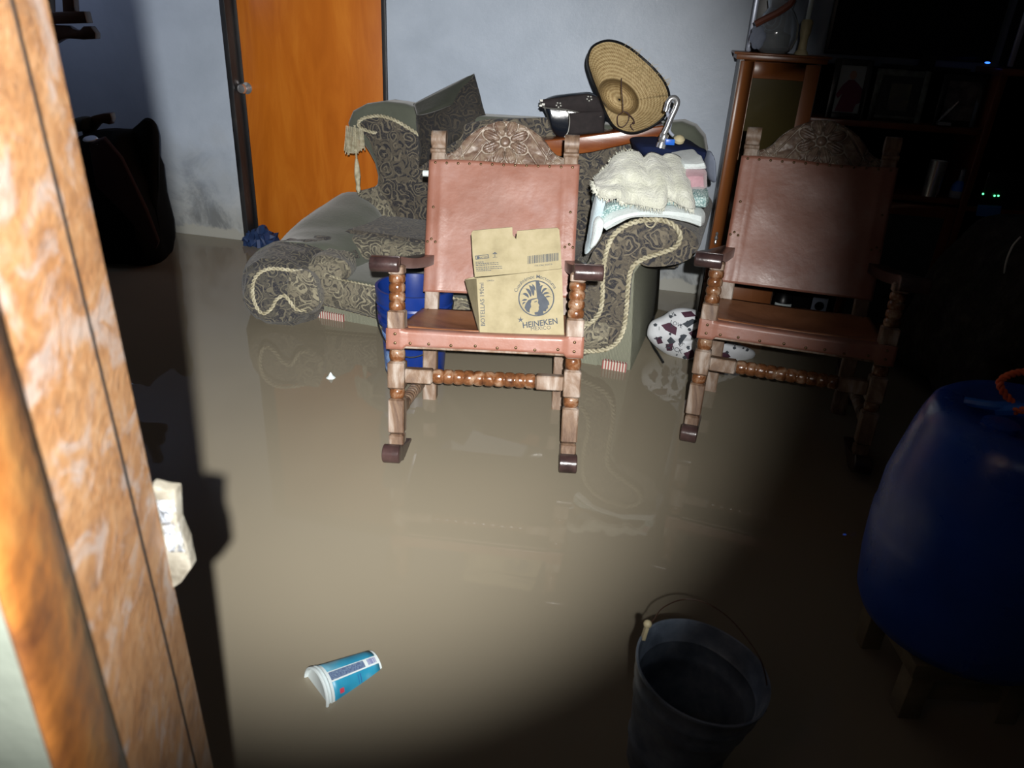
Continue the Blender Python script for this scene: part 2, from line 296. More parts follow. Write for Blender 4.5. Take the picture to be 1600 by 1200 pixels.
# ---------------------------------------------------------------- mesh helpers
class MB:
    def __init__(s): s.v = []; s.f = []
    def add(s, vs, fs):
        o = len(s.v); s.v += [V(p) for p in vs]; s.f += [tuple(i+o for i in f) for f in fs]; return s
    def box(s, c, size, R=None):
        c = V(c); h = V(size)/2; vs = []
        for x in (-1, 1):
            for y in (-1, 1):
                for z in (-1, 1):
                    p = V((x*h.x, y*h.y, z*h.z)); vs.append(c + (R @ p if R else p))
        return s.add(vs, [(0, 1, 3, 2), (4, 6, 7, 5), (0, 4, 5, 1), (2, 3, 7, 6), (0, 2, 6, 4), (1, 5, 7, 3)])
    def cbox(s, c, size, ch, R=None):                     # box with chamfered edges (octagonal along z, tapered ends)
        c = V(c); a, b, h = size[0]/2, size[1]/2, size[2]/2; rings = []
        for z, k in ((-h, ch), (-h+ch, 0), (h-ch, 0), (h, ch)):
            A, B = a-k, b-k; q = ch*.6
            rings.append([V((x, y, z)) for x, y in ((A, -B+q), (A, B-q), (A-q, B), (-A+q, B), (-A, B-q), (-A, -B+q), (-A+q, -B), (A-q, -B))])
        vs = [c + (R @ p if R else p) for r in rings for p in r]
        fs = [(k*8+i, k*8+(i+1) % 8, k*8+8+(i+1) % 8, k*8+8+i) for k in range(3) for i in range(8)]
        fs += [tuple(range(7, -1, -1)), tuple(range(24, 32))]
        return s.add(vs, fs)
    def rings(s, rs, close=False, cap=True):              # loft of equal rings
        n = len(rs[0]); vs = [p for r in rs for p in r]; m = len(rs); fs = []
        for k in range(m if close else m-1):
            for i in range(n):
                a, b = k*n+i, k*n+(i+1) % n; c, d = ((k+1) % m)*n+(i+1) % n, ((k+1) % m)*n+i
                fs.append((a, b, c, d))
        if cap and not close: fs += [tuple(range(n-1, -1, -1)), tuple(range((m-1)*n, m*n))]
        return s.add(vs, fs)
    def lathe(s, prof, O=(0, 0, 0), ax=(0, 0, 1), seg=24, cap=True, sx=(1, 1)):
        ax = V(ax).normalized(); e = ax.orthogonal().normalized() if abs(ax.z) < .999 else V((1, 0, 0)); f = ax.cross(e); O = V(O)
        return s.rings([[O + ax*h + e*(r*sx[0]*math.cos(2*PI*i/seg)) + f*(r*sx[1]*math.sin(2*PI*i/seg)) for i in range(seg)] for r, h in prof], cap=cap)
    def tube(s, pts, r, seg=8, close=False):
        pts = [V(p) for p in pts]; n = len(pts); rs = []; prev = None
        for k, p in enumerate(pts):
            t = (pts[(k+1) % n] - pts[k-1]) if close or 0 < k < n-1 else (pts[1]-pts[0] if k == 0 else pts[-1]-pts[-2])
            t = t.normalized() if t.length > 1e-9 else V((0, 0, 1))
            e = (t.orthogonal() if prev is None else prev - prev.dot(t)*t).normalized(); prev = e; f = t.cross(e)
            rr = r[k] if isinstance(r, (list, tuple)) else r
            rs.append([p + e*(rr*math.cos(2*PI*i/seg)) + f*(rr*math.sin(2*PI*i/seg)) for i in range(seg)])
        return s.rings(rs, close=close, cap=not close)
    def rope(s, pts, r, pitch=.038, strands=2):            # twisted cord along a path
        P = resample([V(p) for p in pts], pitch/9); n = len(P); prev = None; fr = []
        for k, p in enumerate(P):
            t = (P[min(k+1, n-1)] - P[max(k-1, 0)]).normalized()
            e = (t.orthogonal() if prev is None else prev - prev.dot(t)*t).normalized(); prev = e; fr.append((p, e, t.cross(e)))
        for q in range(strands):
            path = []
            for k, (p, e, f) in enumerate(fr):
                a = 2*PI*(k/9.0 + q/strands); path.append(p + e*(r*.50*math.cos(a)) + f*(r*.50*math.sin(a)))
            s.tube(path, r*.44, 6)
        return s
    def sphere(s, c, r, nu=12, nv=8):
        r = V((r, r, r)) if isinstance(r, (int, float)) else V(r); c = V(c)
        return s.rings([[c + V((r.x*math.sin(a)*math.cos(2*PI*i/nu), r.y*math.sin(a)*math.sin(2*PI*i/nu), r.z*math.cos(a))) for i in range(nu)]
                        for a in [PI*(.02+.96*k/nv) for k in range(nv+1)]])
    def prism(s, pts, off):                               # polygon pushed back by off
        n = len(pts); pts = [V(p) for p in pts]; off = V(off)
        return s.add(pts + [p+off for p in pts], [tuple(range(n)), tuple(range(2*n-1, n-1, -1))] + [(i, i+n, (i+1) % n+n, (i+1) % n) for i in range(n)])
    def grid(s, fn, nu, nv):
        return s.add([fn(i/nu, j/nv) for j in range(nv+1) for i in range(nu+1)],
                     [(j*(nu+1)+i, j*(nu+1)+i+1, (j+1)*(nu+1)+i+1, (j+1)*(nu+1)+i) for j in range(nv) for i in range(nu)])
    def build(s, name, mat, parent=None, bevel=0, smooth=35, world=False, solid=0, sub=0, segs=2, wob=0, wsc=6):
        me = bpy.data.meshes.new(name)
        vs = s.v
        if world and parent is not None:
            mi = wm(parent).inverted(); vs = [mi @ p for p in vs]
        me.from_pydata([tuple(p) for p in vs], [], s.f)
        bm = bmesh.new(); bm.from_mesh(me)
        bmesh.ops.remove_doubles(bm, verts=bm.verts, dist=1e-5)
        bmesh.ops.recalc_face_normals(bm, faces=bm.faces)
        if bevel: 
            eds = [e for e in bm.edges if len(e.link_faces) == 2 and e.calc_face_angle(0) > math.radians(40)]
            bmesh.ops.bevel(bm, geom=eds, offset=bevel, segments=segs, profile=.5, affect='EDGES', clamp_overlap=True)
        bm.to_mesh(me); bm.free()
        if wob:
            for v in me.vertices:
                q = v.co*wsc; v.co += V(mnoise.noise_vector(q))*wob
        for p in me.polygons: p.use_smooth = True
        try: me.set_sharp_from_angle(angle=math.radians(smooth))
        except Exception: pass
        me.materials.append(mat)
        o = bpy.data.objects.new(name, me); COL.objects.link(o)
        if parent is not None: o.parent = parent
        if sub:
            md = o.modifiers.new('sub', 'SUBSURF'); md.levels = sub; md.render_levels = sub
        if solid:
            md = o.modifiers.new('solid', 'SOLIDIFY'); md.thickness = solid; md.offset = 0
        return o
def wm(o):
    m = o.matrix_basis.copy(); p = o.parent
    while p is not None: m = p.matrix_basis @ m; p = p.parent
    return m
def resample(P, step):
    out = [P[0]]; 
    for a, b in zip(P, P[1:]):
        n = max(1, int(round((b-a).length/step)))
        out += [a.lerp(b, k/n) for k in range(1, n+1)]
    return out
def smooth_path(pts, n=6, close=False):                   # Catmull-Rom
    pts = [V(p) for p in pts]; out = []; m = len(pts)
    for k in range(m if close else m-1):
        g = (lambda i: pts[i % m]) if close else (lambda i: pts[max(0, min(m-1, i))])
        a, b, c, d = g(k-1), g(k), g(k+1), g(k+2)
        for q in range(n):
            t = q/n; out.append(.5*((2*b)+(c-a)*t+(2*a-5*b+4*c-d)*t*t+(3*b-a-3*c+d)*t**3))
    if not close: out.append(pts[-1])
    return out
def thing(name, label, cat, loc=(0, 0, 0), group=None, mat=None):
    o = bpy.data.objects.new(name, None); COL.objects.link(o); o.empty_display_size = .05
    if mat is not None: o.matrix_basis = mat
    else: o.location = loc; o.matrix_basis = Matrix.Translation(loc)
    return tag(o, label, cat, group)
def tag(o, label, cat, group=None):
    o['label'] = label; o['category'] = cat
    if group: o['group'] = group
    return o
def struct(o): o['kind'] = 'structure'; return o
def lab(o, l): o['label'] = l; return o
def puff(top, bot, Y, depth, n=28, m=20, p=.6, taper=.25, lift=0):
    """soft bolster between an upper and a lower outline (pixel lines) at depth Y; Y may be (left,right)"""
    Y0, Y1 = Y if isinstance(Y, tuple) else (Y, Y)
    T = smooth_path([V((x, y, 0)) for x, y in top], 8); B = smooth_path([V((x, y, 0)) for x, y in bot], 8)
    def samp(P, t):
        f = t*(len(P)-1); i = min(int(f), len(P)-2); return P[i].lerp(P[i+1], f-i)
    mb = MB(); rs = []
    for k in range(n+1):
        t = k/n; a, b = samp(T, t), samp(B, t); yy = Y0+(Y1-Y0)*t
        A, Bp = at(a.x, a.y, yy), at(b.x, b.y, yy)
        e = min(1, (min(t, 1-t)/taper)) if taper else 1; e = math.sqrt(max(0, 1-(1-e)**2)) if taper else 1; e = max(e, .05)
        c = (A+Bp)/2; h = (A-Bp)/2; ring = []
        for i in range(m):
            q = 2*PI*i/m; cs, sn = math.cos(q), math.sin(q)
            cs = math.copysign(abs(cs)**p, cs); sn = math.copysign(abs(sn)**p, sn)
            ring.append(c + h*sn*(.55+.45*e) + V((0, 1, 0))*(depth/2*(cs*e)+depth/2) + V((0, 0, lift*(cs*.5+.5))))
        rs.append(ring)
    return mb.rings(rs)
def poly(pts, Y): return [at(x, y, Y) for x, y in pts]
def text_mesh(txt, size, extrude=.0006, align='CENTER', space=1.0, bold=0):
    c = bpy.data.curves.new('txt', 'FONT'); c.body = txt; c.size = size; c.extrude = extrude; c.align_x = align; c.space_character = space; c.offset = bold*size; c.resolution_u = 3
    o = bpy.data.objects.new('txt', c); COL.objects.link(o)
    dg = bpy.context.evaluated_depsgraph_get(); me = bpy.data.meshes.new_from_object(o.evaluated_get(dg))
    vs = [v.co.copy() for v in me.vertices]; fs = [tuple(p.vertices) for p in me.polygons]
    bpy.data.objects.remove(o); bpy.data.curves.remove(c); return vs, fs

# ================================================================ SETTING
WA0 = V((-1.644, 4.356, 0)); WDIR = V((2.579, -.526, 0)).normalized(); WIN = V((-WDIR.y, WDIR.x, 0))   # WIN points behind the wall
def WP(u, v, z): return WA0 + WDIR*u + WIN*v + V((0, 0, z))
ZF = -.10; ZC = 2.5
DU0, DU1 = .0, .925                                       # doorway in the back wall
mb = MB()
mb.prism([WP(-1.6, 0, ZF), WP(DU0, 0, ZF), WP(DU0, 0, ZC), WP(-1.6, 0, ZC)], WIN*.12)
mb.prism([WP(DU1, 0, ZF), WP(4.6, 0, ZF), WP(4.6, 0, ZC), WP(DU1, 0, ZC)], WIN*.12)
mb.prism([WP(DU0, 0, 2.0), WP(DU1, 0, 2.0), WP(DU1, 0, ZC), WP(DU0, 0, ZC)], WIN*.12)
struct(mb.build('wall_back', WALL))
# door 1
fr = MB()
fr.box(WP(DU0+.016, .045, .95), (.032, .13, 2.1), Matrix.Rotation(math.atan2(WDIR.y, WDIR.x), 3, 'Z'))
RW = Matrix.Rotation(math.atan2(WDIR.y, WDIR.x), 3, 'Z')
fr.box(WP(DU0+.040, .085, .95), (.02, .05, 2.1), RW)
fr.box(WP(DU1-.012, .03, .95), (.024, .09, 2.1), RW)
fr.box(WP((DU0+DU1)/2, .045, 1.985), (DU1-DU0, .13, .03), RW)
o = fr.build('trim_1', BLK, bevel=.003); struct(o)
dd = MB().box(WP((DU0+DU1)/2+.01, .085, .96), (DU1-DU0-.075, .035, 2.03), RW).build('door_1', DOOR, bevel=.002); struct(dd)
kp = onp(384, 138, WP(0, .05, 0), WIN)
kn = MB(); kn.lathe([(.030, 0), (.031, .006), (.014, .010), (.011, .03), (.022, .038), (.027, .052), (.022, .066), (.008, .070)], kp+WIN*.016, -WIN, 20)
kn.build('door_knob', CHROME, dd, world=True)
# other walls, floor, ceiling
wl = WP(-1.55, 0, 0); wr = WP(4.5, 0, 0)
mb = MB()
mb.box((wl.x-.06, 2.6, (ZF+1.35)/2), (.12, 4.4, 1.35-ZF)); mb.box((wl.x-.06, 2.6, (2.1+ZC)/2), (.12, 4.4, ZC-2.1))
mb.box((wl.x-.06, 1.9, 1.725), (.12, 3.0, .75)); mb.box((wl.x-.06, 4.4, 1.725), (.12, .8, .75))
struct(mb.build('wall_left', WALL))
wf = MB()
for y in (3.42, 3.7, 3.98): wf.box((wl.x-.05, y, 1.725), (.05, .03, .75))
for z in (1.365, 1.725, 2.085): wf.box((wl.x-.05, 3.7, z), (.05, .6, .03))
win = MB().box((wl.x-.08, 3.7, 1.725), (.006, .6, .75)).build('added_window_1', M('added_window_glass', [(0, (.03, .05, .12)), (1, (.04, .07, .16))], 3, .08, emit=(.1, .2, .5), es=.05)); struct(win)  # unseen window added to go with the blue fill, its glass glows faintly
wf.build('added_window_frame', WD, win, world=True)
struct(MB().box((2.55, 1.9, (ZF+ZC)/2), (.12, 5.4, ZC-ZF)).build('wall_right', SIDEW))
struct(MB().box((0, 2.0, ZF-.05), (6.6, 6.4, .1)).build('floor', TILE))
struct(MB().box((0, 2.6, ZC+.05), (6.6, 5.2, .1)).build('ceiling', CEIL))
wt = MB(); wt.grid(lambda a, b: V((-3.1+5.58*a, -1.1, 0)).lerp(WP(-1.53+(4.12+1.53)*a, -.002, 0), b), 60, 60)
wt = wt.build('flood_water', WATER); tag(wt, 'brown muddy flood water covering the whole floor', 'water'); wt['kind'] = 'stuff'

# the doorway we look through, at the left: rusty steel jamb
E0 = at(62, 0, .52); E1 = at(325, 1190, .52)
al = math.radians(107); dirj = V((-math.cos(al), -math.sin(al), 0))     # the reveal runs toward the viewer
nj = V((math.sin(al), -math.cos(al), 0))
def jpt(x, y): return onp(x, y, at(200, 600, .52), nj)
def extend(a, b, z):                                      # point of line ab at height z
    t = (z-a.z)/(b.z-a.z); return a.lerp(b, t)
def strip(name, pa, pb, pc, pd, off, mat, parent=None, bev=.003):
    """pa-pb right line (top,bottom pixels), pc-pd left line, on the reveal plane, run full height"""
    A = [extend(jpt(*pa), jpt(*pb), z) for z in (2.05, ZF)]; B = [extend(jpt(*pc), jpt(*pd), z) for z in (2.05, ZF)]
    m_ = MB().prism([A[0]+nj*off, A[1]+nj*off, B[1]+nj*off, B[0]+nj*off], -nj*(.05+off) )
    return m_.build(name, mat, parent, smooth=5, world=parent is not None)
jam = strip('trim_2', (62, 0), (325, 1190), (3, 0), (297, 1190), .004, RUST); struct(jam)
jam2 = strip('trim_3', (3, 0), (297, 1190), (-158, 0), (178, 1190), .0042, RUST); struct(jam2)
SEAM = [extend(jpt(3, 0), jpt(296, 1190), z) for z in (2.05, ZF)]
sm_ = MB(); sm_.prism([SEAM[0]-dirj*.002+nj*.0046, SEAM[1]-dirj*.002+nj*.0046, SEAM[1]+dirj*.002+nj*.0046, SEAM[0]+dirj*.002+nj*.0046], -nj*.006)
struct(sm_.build('groove_shade', FLAT, smooth=5))  # flat black strip painting the shade of the groove between the jamb strips
A = [extend(jpt(-150, 0), jpt(190, 1190), z) for z in (2.05, ZF)]; B = [extend(jpt(-300, 0), jpt(78, 1190), z) for z in (2.05, ZF)]
rb = MB(); rs = []
for k in range(25):
    a_ = A[0].lerp(A[1], k/24); b_ = B[0].lerp(B[1], k/24); c_ = (a_+b_)/2; h_ = (a_-b_)/2
    rs.append([c_ + h_*math.cos(t) + nj*(.007*math.sin(t)+.001) for t in [2*PI*i/20 for i in range(20)]])
rb.rings(rs); struct(rb.build('trim_4', M('orange_rust_paint', [(.3, (.03, .010, .003)), (.5, (.10, .036, .007)), (.7, (.14, .07, .02))], 26, .4, bmp=.4, stretch=(1, .3, .5))))
# the wall the jamb sits in (grey-green outside plaster, seen bottom left)
ow = MB()
C0, C1 = extend(jpt(-290, 0), jpt(84, 1190), 2.05), extend(jpt(-290, 0), jpt(84, 1190), ZF)
ow.prism([C0, C1, C1+V((-1.2, 0, 0)), C0+V((-1.2, 0, 0))], (-.11, .23, 0))
struct(ow.build('wall_front', OUTER, wob=.002, wsc=30))

# bunched paper and tape stuck on the jamb edge
pp = MB()
def jq(x, y, k=0): return at(x, y, .525) + V((0, .012*k, 0))
pts = [(236, 757), (262, 762), (273, 768), (281, 810), (290, 850), (300, 886), (286, 905), (269, 920), (262, 880), (250, 820)]
pp.prism([jq(x, y, random.uniform(-.5, .5)) for x, y in pts], (0, .012, 0))
t = thing('taped_paper', 'crumpled paper and clear tape stuck on the edge of the rusty door jamb', 'paper', tuple(at(265, 840, .53)))
pp.build('paper', PAPER, t, bevel=.001, world=True, smooth=20)
pk = MB(); 
pk.grid(lambda a, b: at(*( (lambda x0, x1, y: (x0+(x1-x0)*a, y))(244+20*b, 270+19*b, 782+80*b) ), .521+.004*mnoise.noise(V((a*6, b*9, 3)))), 12, 18)
lab(pk.build('tape', FOIL, t, world=True, solid=.001), 'shiny crumpled clear tape')

# ================================================================ ROCKING CHAIRS
CW, WBK, HS, HST, HA, HB, YB, REC, HL, HT, HBOT = .54, .525, .424, .305, .635, .085, .42, .22, .552, .666, .085
def turned(prof, O, ax, seg=20): return MB().lathe(prof, O, ax, seg)
def beads(mb, p0, p1, n, r, seg=20):
    p0, p1 = V(p0), V(p1); L = (p1-p0).length/n; prof = []
    for k in range(n):
        for q in range(9):
            a = PI*q/8; prof.append((r*(.82+.18*math.sin(a)**.4), L*k + L*.03 + L*.94*q/8))
    mb.lathe(prof, p0, p1-p0, seg)
def back(x, l, d=0):                                      # point of the reclined back: l up the slope, d forward of it
    return V((x, YB+math.sin(REC)*l-math.cos(REC)*d, HS+math.cos(REC)*l+math.sin(REC)*d))
RB = Matrix.Rotation(-REC, 3, 'X')
CHAIRMESH = {}; CR = {}
def rocking_chair(label, Mx, first=None):
    root = thing('rocking_chair', label, 'rocking chair', mat=Mx, group='carved wooden rocking chairs with leather back and seat')
    def part(key, name, fn, mat, parent=root, **k):
        if key in CHAIRMESH:
            o = CHAIRMESH[key].copy(); COL.objects.link(o); o.parent = parent; return o
        o = fn().build(name, mat, parent, **k); CHAIRMESH[key] = o; return o
    for s in (-1, 1):
        x = s*CW/2
        def leg():
            m = MB(); b = .052
            for z0, z1, w_ in ((.612, .642, .046), (.385, .508, b), (.262, .350, b), (.118, .232, b*.96), (.078, .116, b*.9)):
                m.cbox((x, 0, (z0+z1)/2), (w_, w_, z1-z0), .006)
            beads(m, (x, 0, .505), (x, 0, .615), 4, .0245); beads(m, (x, 0, .348), (x, 0, .387), 1, .0245); beads(m, (x, 0, .230), (x, 0, .264), 1, .0235)
            return m
        lg = part(('leg', s), 'front_leg', leg, WW)
        def lb():
            m = MB()
            beads(m, (x, 0, .505), (x, 0, .615), 4, .0250); beads(m, (x, 0, .348), (x, 0, .387), 1, .0250); beads(m, (x, 0, .230), (x, 0, .264), 1, .0240); m.box((x, 0, .42), (.012, .012, .38))
            return m
        part(('lb', s), 'turned_bead', lb, WB, lg)
        def rear():
            m = MB(); x_ = s*(WBK/2-.026)
            m.cbox((x_, YB-.01, .24), (.05, .045, .40), .006)
            c = back(x_, .295); m.cbox(c, (.05, .036, .66), .006, RB)
            # rolled top
            m.rings([[back(xx, .632+.030*math.sin(a), .004+.026*math.cos(a)) for a in [2*PI*i/18 for i in range(18)]] for xx in (x_-.026, x_+.026)])
            m.rings([[back(xx, .588+.010*math.sin(a), .010+.016*math.cos(a)) for a in [2*PI*i/12 for i in range(12)]] for xx in (x_-.027, x_+.027)])
            return m
        part(('rear', s), 'rear_post', rear, WW)
        def rocker():
            m = MB(); rs = []; x_ = s*CW/2
            for k in range(41):
                y = -.085+.86*k/40; zc = (y-.22)**2/2.1+.005; h = .052 if k > 2 else (.030, .044, .050)[k]
                if y < 0: zc += .0
                rs.append([V((x_-.026, y, zc)), V((x_+.026, y, zc)), V((x_+.026, y, zc+h)), V((x_-.026, y, zc+h))])
            m.rings(rs)
            z0 = (.30)**2/2.1+.03
            m.lathe([(.027, -.027), (.029, -.024), (.029, .024), (.027, .027)], (x_, -.078, z0), (1, 0, 0), 18)
            return m
        lab(part(('rocker', s), 'rocker', rocker, WA, bevel=.004), 'dark polished runner')
        def arm():
            m = MB(); rs = []; xi = s*(CW/2-.014); xo = s*(CW/2+.072); n = 24
            for k in range(n+1):
                t_ = k/n; y = -.030+(YB+.075+.030)*t_; z = HA+.018-.010*math.sin(PI*t_)-.030*t_
                xo_ = xo+(s*(WBK/2+.012)-xo)*max(0, (t_-.35)/.65)**1.2; xi_ = xi+(s*(WBK/2-.035)-xi)*max(0, (t_-.35)/.65)
                h = .017
                rs.append([V((xi_, y, z-h)), V((xo_, y, z-h)), V((xo_, y, z+h)), V((xi_, y, z+h))])
            m.rings(rs)
            m.lathe([(.020, 0), (.023, .003), (.023, .083), (.020, .086)], (min(xi, xo), -.036, HA+.010), (1, 0, 0), 18)
            return m
        lab(part(('arm', s), 'armrest', arm, WA, bevel=.003), 'dark polished armrest')
        def side():
            m = MB(); x_ = s*CW/2; z = .185
            m.cbox((x_, .06, z), (.036, .1, .036), .004); m.cbox((x_, YB-.07, z), (.036, .1, .036), .004)
            beads(m, (x_, .10, z), (x_, YB-.11, z), 8, .021); return m
        part(('side', s), 'side_stretcher', side, WW)
    def stret():
        m = MB()
        for s in (-1, 1): m.cbox((s*(CW/2-.068), 0, HST), (.044, .040, .088), .005, Matrix.Rotation(PI/2, 3, 'Y') @ Matrix.Rotation(0, 3, 'X'))
        m.box((0, 0, HST), (CW-.2, .012, .012))
        return m
    st = part('st', 'front_stretcher', stret, WW)
    part('stb', 'turned_spindle', lambda: (lambda m: (beads(m, (-CW/2+.112, 0, HST), (CW/2-.112, 0, HST), 10, .0235), m)[1])(MB()), WB, st)
    # carved crest
    def crest():
        m = MB(); half = .236
        def top(x):
            a = abs(x)/half
            pr = [(0, .705), (.13, .702), (.26, .692), (.40, .676), (.52, .656), (.62, .632), (.70, .606), (.78, .590), (.90, .580), (1, .578)]
            for (a0, h0), (a1, h1) in zip(pr, pr[1:]):
                if a <= a1: return h0+(h1-h0)*(a-a0)/(a1-a0)
            return .578
        cx, cl = 0, .628
        def relief(x, l, e):
            px_, pl_ = x-cx, l-cl; r = math.hypot(px_, pl_); h = 0
            def groove(d, w_): return -max(0, 1-abs(d)/w_)
            if r < .018: h += .8*math.sqrt(max(0, 1-(r/.018)**2)) + .3
            g = groove(r-.020, .003); 
            th = math.atan2(pl_, px_)
            for k in range(8):                              # eight petals
                a = PI/8+k*PI/4; ux, uy = math.cos(a), math.sin(a); s_ = px_*ux+pl_*uy; q = -px_*uy+pl_*ux
                t_ = (s_-.053)/.033; w_ = .0205
                d = t_*t_+(q/w_)**2
                if d < 1: h += .55*math.sqrt(1-d) + .15*math.cos(q*700)
                g += groove(math.sqrt(d)-1.03, .12)
            if r > .088:                                     # leaves and lattice left and right
                ax = abs(x)
                if ax < .155:
                    g += .8*groove(math.sin((ax-.08)*60+ (l-.6)*45)*.012, .003); h += .35*abs(math.sin((ax-.09)*48)*math.cos((l-.60)*42+ax*18))
                elif ax < .205:
                    g += .9*groove(((ax+l*1.1) % .030)-.015, .002)+.9*groove(((ax-l*1.1) % .036)-.018, .002)
                g += groove(ax-.155-.3*(l-.6), .002)+groove(ax-.208, .002)
            edge = groove(e-.007, .0022)
            h += .12*mnoise.noise(V((x*60, l*60, 1)))
            return .010*h+.008*max(-1.2, g)+.005*edge
        nx, nl = 190, 64
        def f(a, b):
            x = -half+2*half*a; t_ = top(x); l = .535+(t_-.535)*b
            e = (t_-l); rnd = -.010*max(0, 1-e/.008)**2
            return back(x, l, .012+relief(x, l, e)+rnd)
        m.grid(f, nx, nl); CR['f'] = lambda co: relief(co.x, (co.y-YB)*math.sin(REC)+(co.z-HS)*math.cos(REC), .05)
        m.grid(lambda a, b: back(-half+2*half*a, .535+(top(-half+2*half*a)-.535)*b, -.012), 60, 6)
        m.grid(lambda a, b: back(-half+2*half*a, top(-half+2*half*a), -.012+(.014)*b), nx, 2)
        return m
    cr_o = part('crest', 'carved_crest', crest, WC, smooth=60)
    if 'relief' not in cr_o.data.attributes:
        ra = cr_o.data.attributes.new('relief', 'FLOAT', 'POINT')
        for i, v in enumerate(cr_o.data.vertices): ra.data[i].value = CR['f'](v.co)*100
    lab(cr_o, 'carved arched crest with an eight-petal flower')
    # leather back wrapping the posts
    def lback():
        m = MB(); hw = WBK/2+.003
        def f(a, b):
            u = a*1.16-.08                                  # wraps round the posts
            if u < 0: x, d = -hw, .023+u*.6
            elif u > 1: x, d = hw, .023-(u-1)*.6
            else: x = -hw+2*hw*u; d = .024-.010*math.sin(PI*u)*(.3+.7*math.sin(PI*b))
            edge = .003*math.exp(-((u-.09)/.02)**2)+.003*math.exp(-((u-.91)/.02)**2)
            l0 = HBOT-(.0)*u; l = l0+(HL-l0)*b + .004*math.sin(7*u)*b
            return back(x, l, d+edge+.0025*mnoise.noise(V((a*4, b*4, 2))))
        m.grid(f, 60, 44); return m
    lb_ = part('lback', 'leather_back', lback, LEA, solid=.004, smooth=80)
    def flap(): 
        m = MB()
        for s in (-1, 1): m.box(back(s*(WBK/2-.026), .010, .022), (.055, .006, .15), RB)
        return m
    sp = part('seat_l', 'leather_seat', lambda: (lambda m: (m.grid(lambda a, b: V((-CW/2-.0+CW*a, .02+.40*b, HS+.026-.028*math.sin(PI*a)*math.sin(PI*min(1, b*1.0)) + .002*mnoise.noise(V((a*5, b*5, 0)))+(-.003 if b < .03 else 0))), 40, 26), m)[1])(MB()), LEAS, solid=.004, smooth=80)
    lab(sp, 'brown leather seat worn darker than the back')
    def strap():
        m = MB(); hw = CW/2+.028
        def f(a, b):
            x = -hw+2*hw*a
            cor = 1 if abs(x) > CW/2-.028 else 0
            zt = HS+.028-(0 if cor else .004+.004*math.sin(PI*a)); zb = HS-.034+(0 if cor else .010)
            ang = b*3.0
            if ang < 1: return V((x, -.030-(.0 if cor else -.005), zb+(zt-zb)*ang))
            return V((x, -.030+(0 if cor else .005)+.045*(ang-1), zt+.004*math.sin(min(1, ang-1)*PI)*(0 if cor else 1)))
        m.grid(f, 60, 18); return m
    fs_ = part('strap', 'front_leather_band', strap, LEA, solid=.004, smooth=80)
    part('rails', 'seat_rail', lambda: MB().cbox((0, 0, HS-.014), (.038, .036, CW-.04), .004, Matrix.Rotation(PI/2, 3, 'Y')).cbox((0, YB-.005, HS-.008), (.038, .036, WBK-.06), .004, Matrix.Rotation(PI/2, 3, 'Y'))
         .box((-CW/2, YB/2, HS-.008), (.034, YB-.04, .036)).box((CW/2, YB/2, HS-.008), (.034, YB-.04, .036)), WW, bevel=.003)
    # nails
    def nail(p, n, parent):
        key = 'nail'
        if key not in CHAIRMESH:
            o = MB().lathe([(.0048, 0), (.0044, .0016), (.0026, .0028), (.0006, .0032)], (0, 0, 0), (0, 0, 1), 10).build('nail', NAIL, parent); CHAIRMESH[key] = o
        else: o = CHAIRMESH[key].copy(); COL.objects.link(o); o.parent = parent
        o.matrix_basis = Matrix.Translation(p) @ V(n).to_track_quat('Z', 'Y').to_matrix().to_4x4()
    nb = V((0, -math.cos(REC), math.sin(REC)))
    for k in range(13):
        x = -.243+.486*k/12; u = (x+WBK/2)/WBK; nail(back(x, HL-.010, .028-.0), nb, lb_)
    for s in (-1, 1):
        for x, l in ((.243, .385), (.258, .262), (.245, .272), (.230, .262), (.245, .02)): nail(back(s*x, l, .029), nb, lb_)
        for z in (HS+.014, HS-.014): nail(V((s*(CW/2), -.033, z)), (0, -1, 0), fs_)
    for k in range(8): nail(V((-.225+.45*k/7+.008*math.sin(k*5), -.027, HS-.014+.003*math.sin(k*3))), (0, -1, 0), fs_)
    return root
def CM(x, y, z, yaw, tilt, rol): return Matrix.Translation((x, y, z)) @ Matrix.Rotation(yaw, 4, 'Z') @ Matrix.Rotation(tilt, 4, 'X') @ Matrix.Rotation(rol, 4, 'Y')
M1 = CM(-.081, 2.0, -.033, -.052, -.203, -.029)
M2 = CM(.882, 2.172, -.032, -.30, -.13, -.015)
ch1 = rocking_chair('brightly lit rocking chair in the middle, with a cardboard box on its leather seat', M1)
ch2 = rocking_chair('half-shadowed rocking chair at right with an empty seat, in front of the cabinet', M2)
pg_ = MB().lathe([(.010, 0), (.011, .003), (.011, .03)], back(-WBK/2-.034, HL-.035, -.03), (1, 0, 0), 12).build('wooden_peg', WHT, ch1); lab(pg_, 'pale round peg end behind the left post')

# ================================================================ CARDBOARD BOX
def local_frame(pa, pb, pc):                              # ex along pa->pb, ey up toward pc
    ex = (pb-pa).normalized(); n = ex.cross(pc-pa).normalized(); return pa, ex, n.cross(ex), n
bx = thing('cardboard_box', 'opened cardboard bottle box with a dark round head emblem on a rocking chair seat', 'box', tuple(at(812, 512, 2.15)))
YBOT, YTOP, YFL = 2.085, 2.16, 2.235
FTL, FTR, FBR, FBL = at(744.5, 435, YTOP), at(878, 420, YTOP), at(881.5, 524, YBOT), at(750, 524, YBOT)
O_, EX, EY, EN = local_frame(FBL, FBR, FTL)
if EN.y > 0: EN = -EN
FTR = onp(878, 420, FBL, EN)
LTL, LBL = at(726, 437, YTOP+.10), at(746, 515, YBOT+.16)
m = MB(); th = V((0, .004, 0))
m.prism([FTL, FTR, FBR, FBL], th)
m.build('front_panel', CARD, bx, world=True)
lab(MB().prism([LTL, FTL, FBL, LBL], (.004, .001, 0)).build('side_panel', CARD, bx, world=True), 'left side of the box')
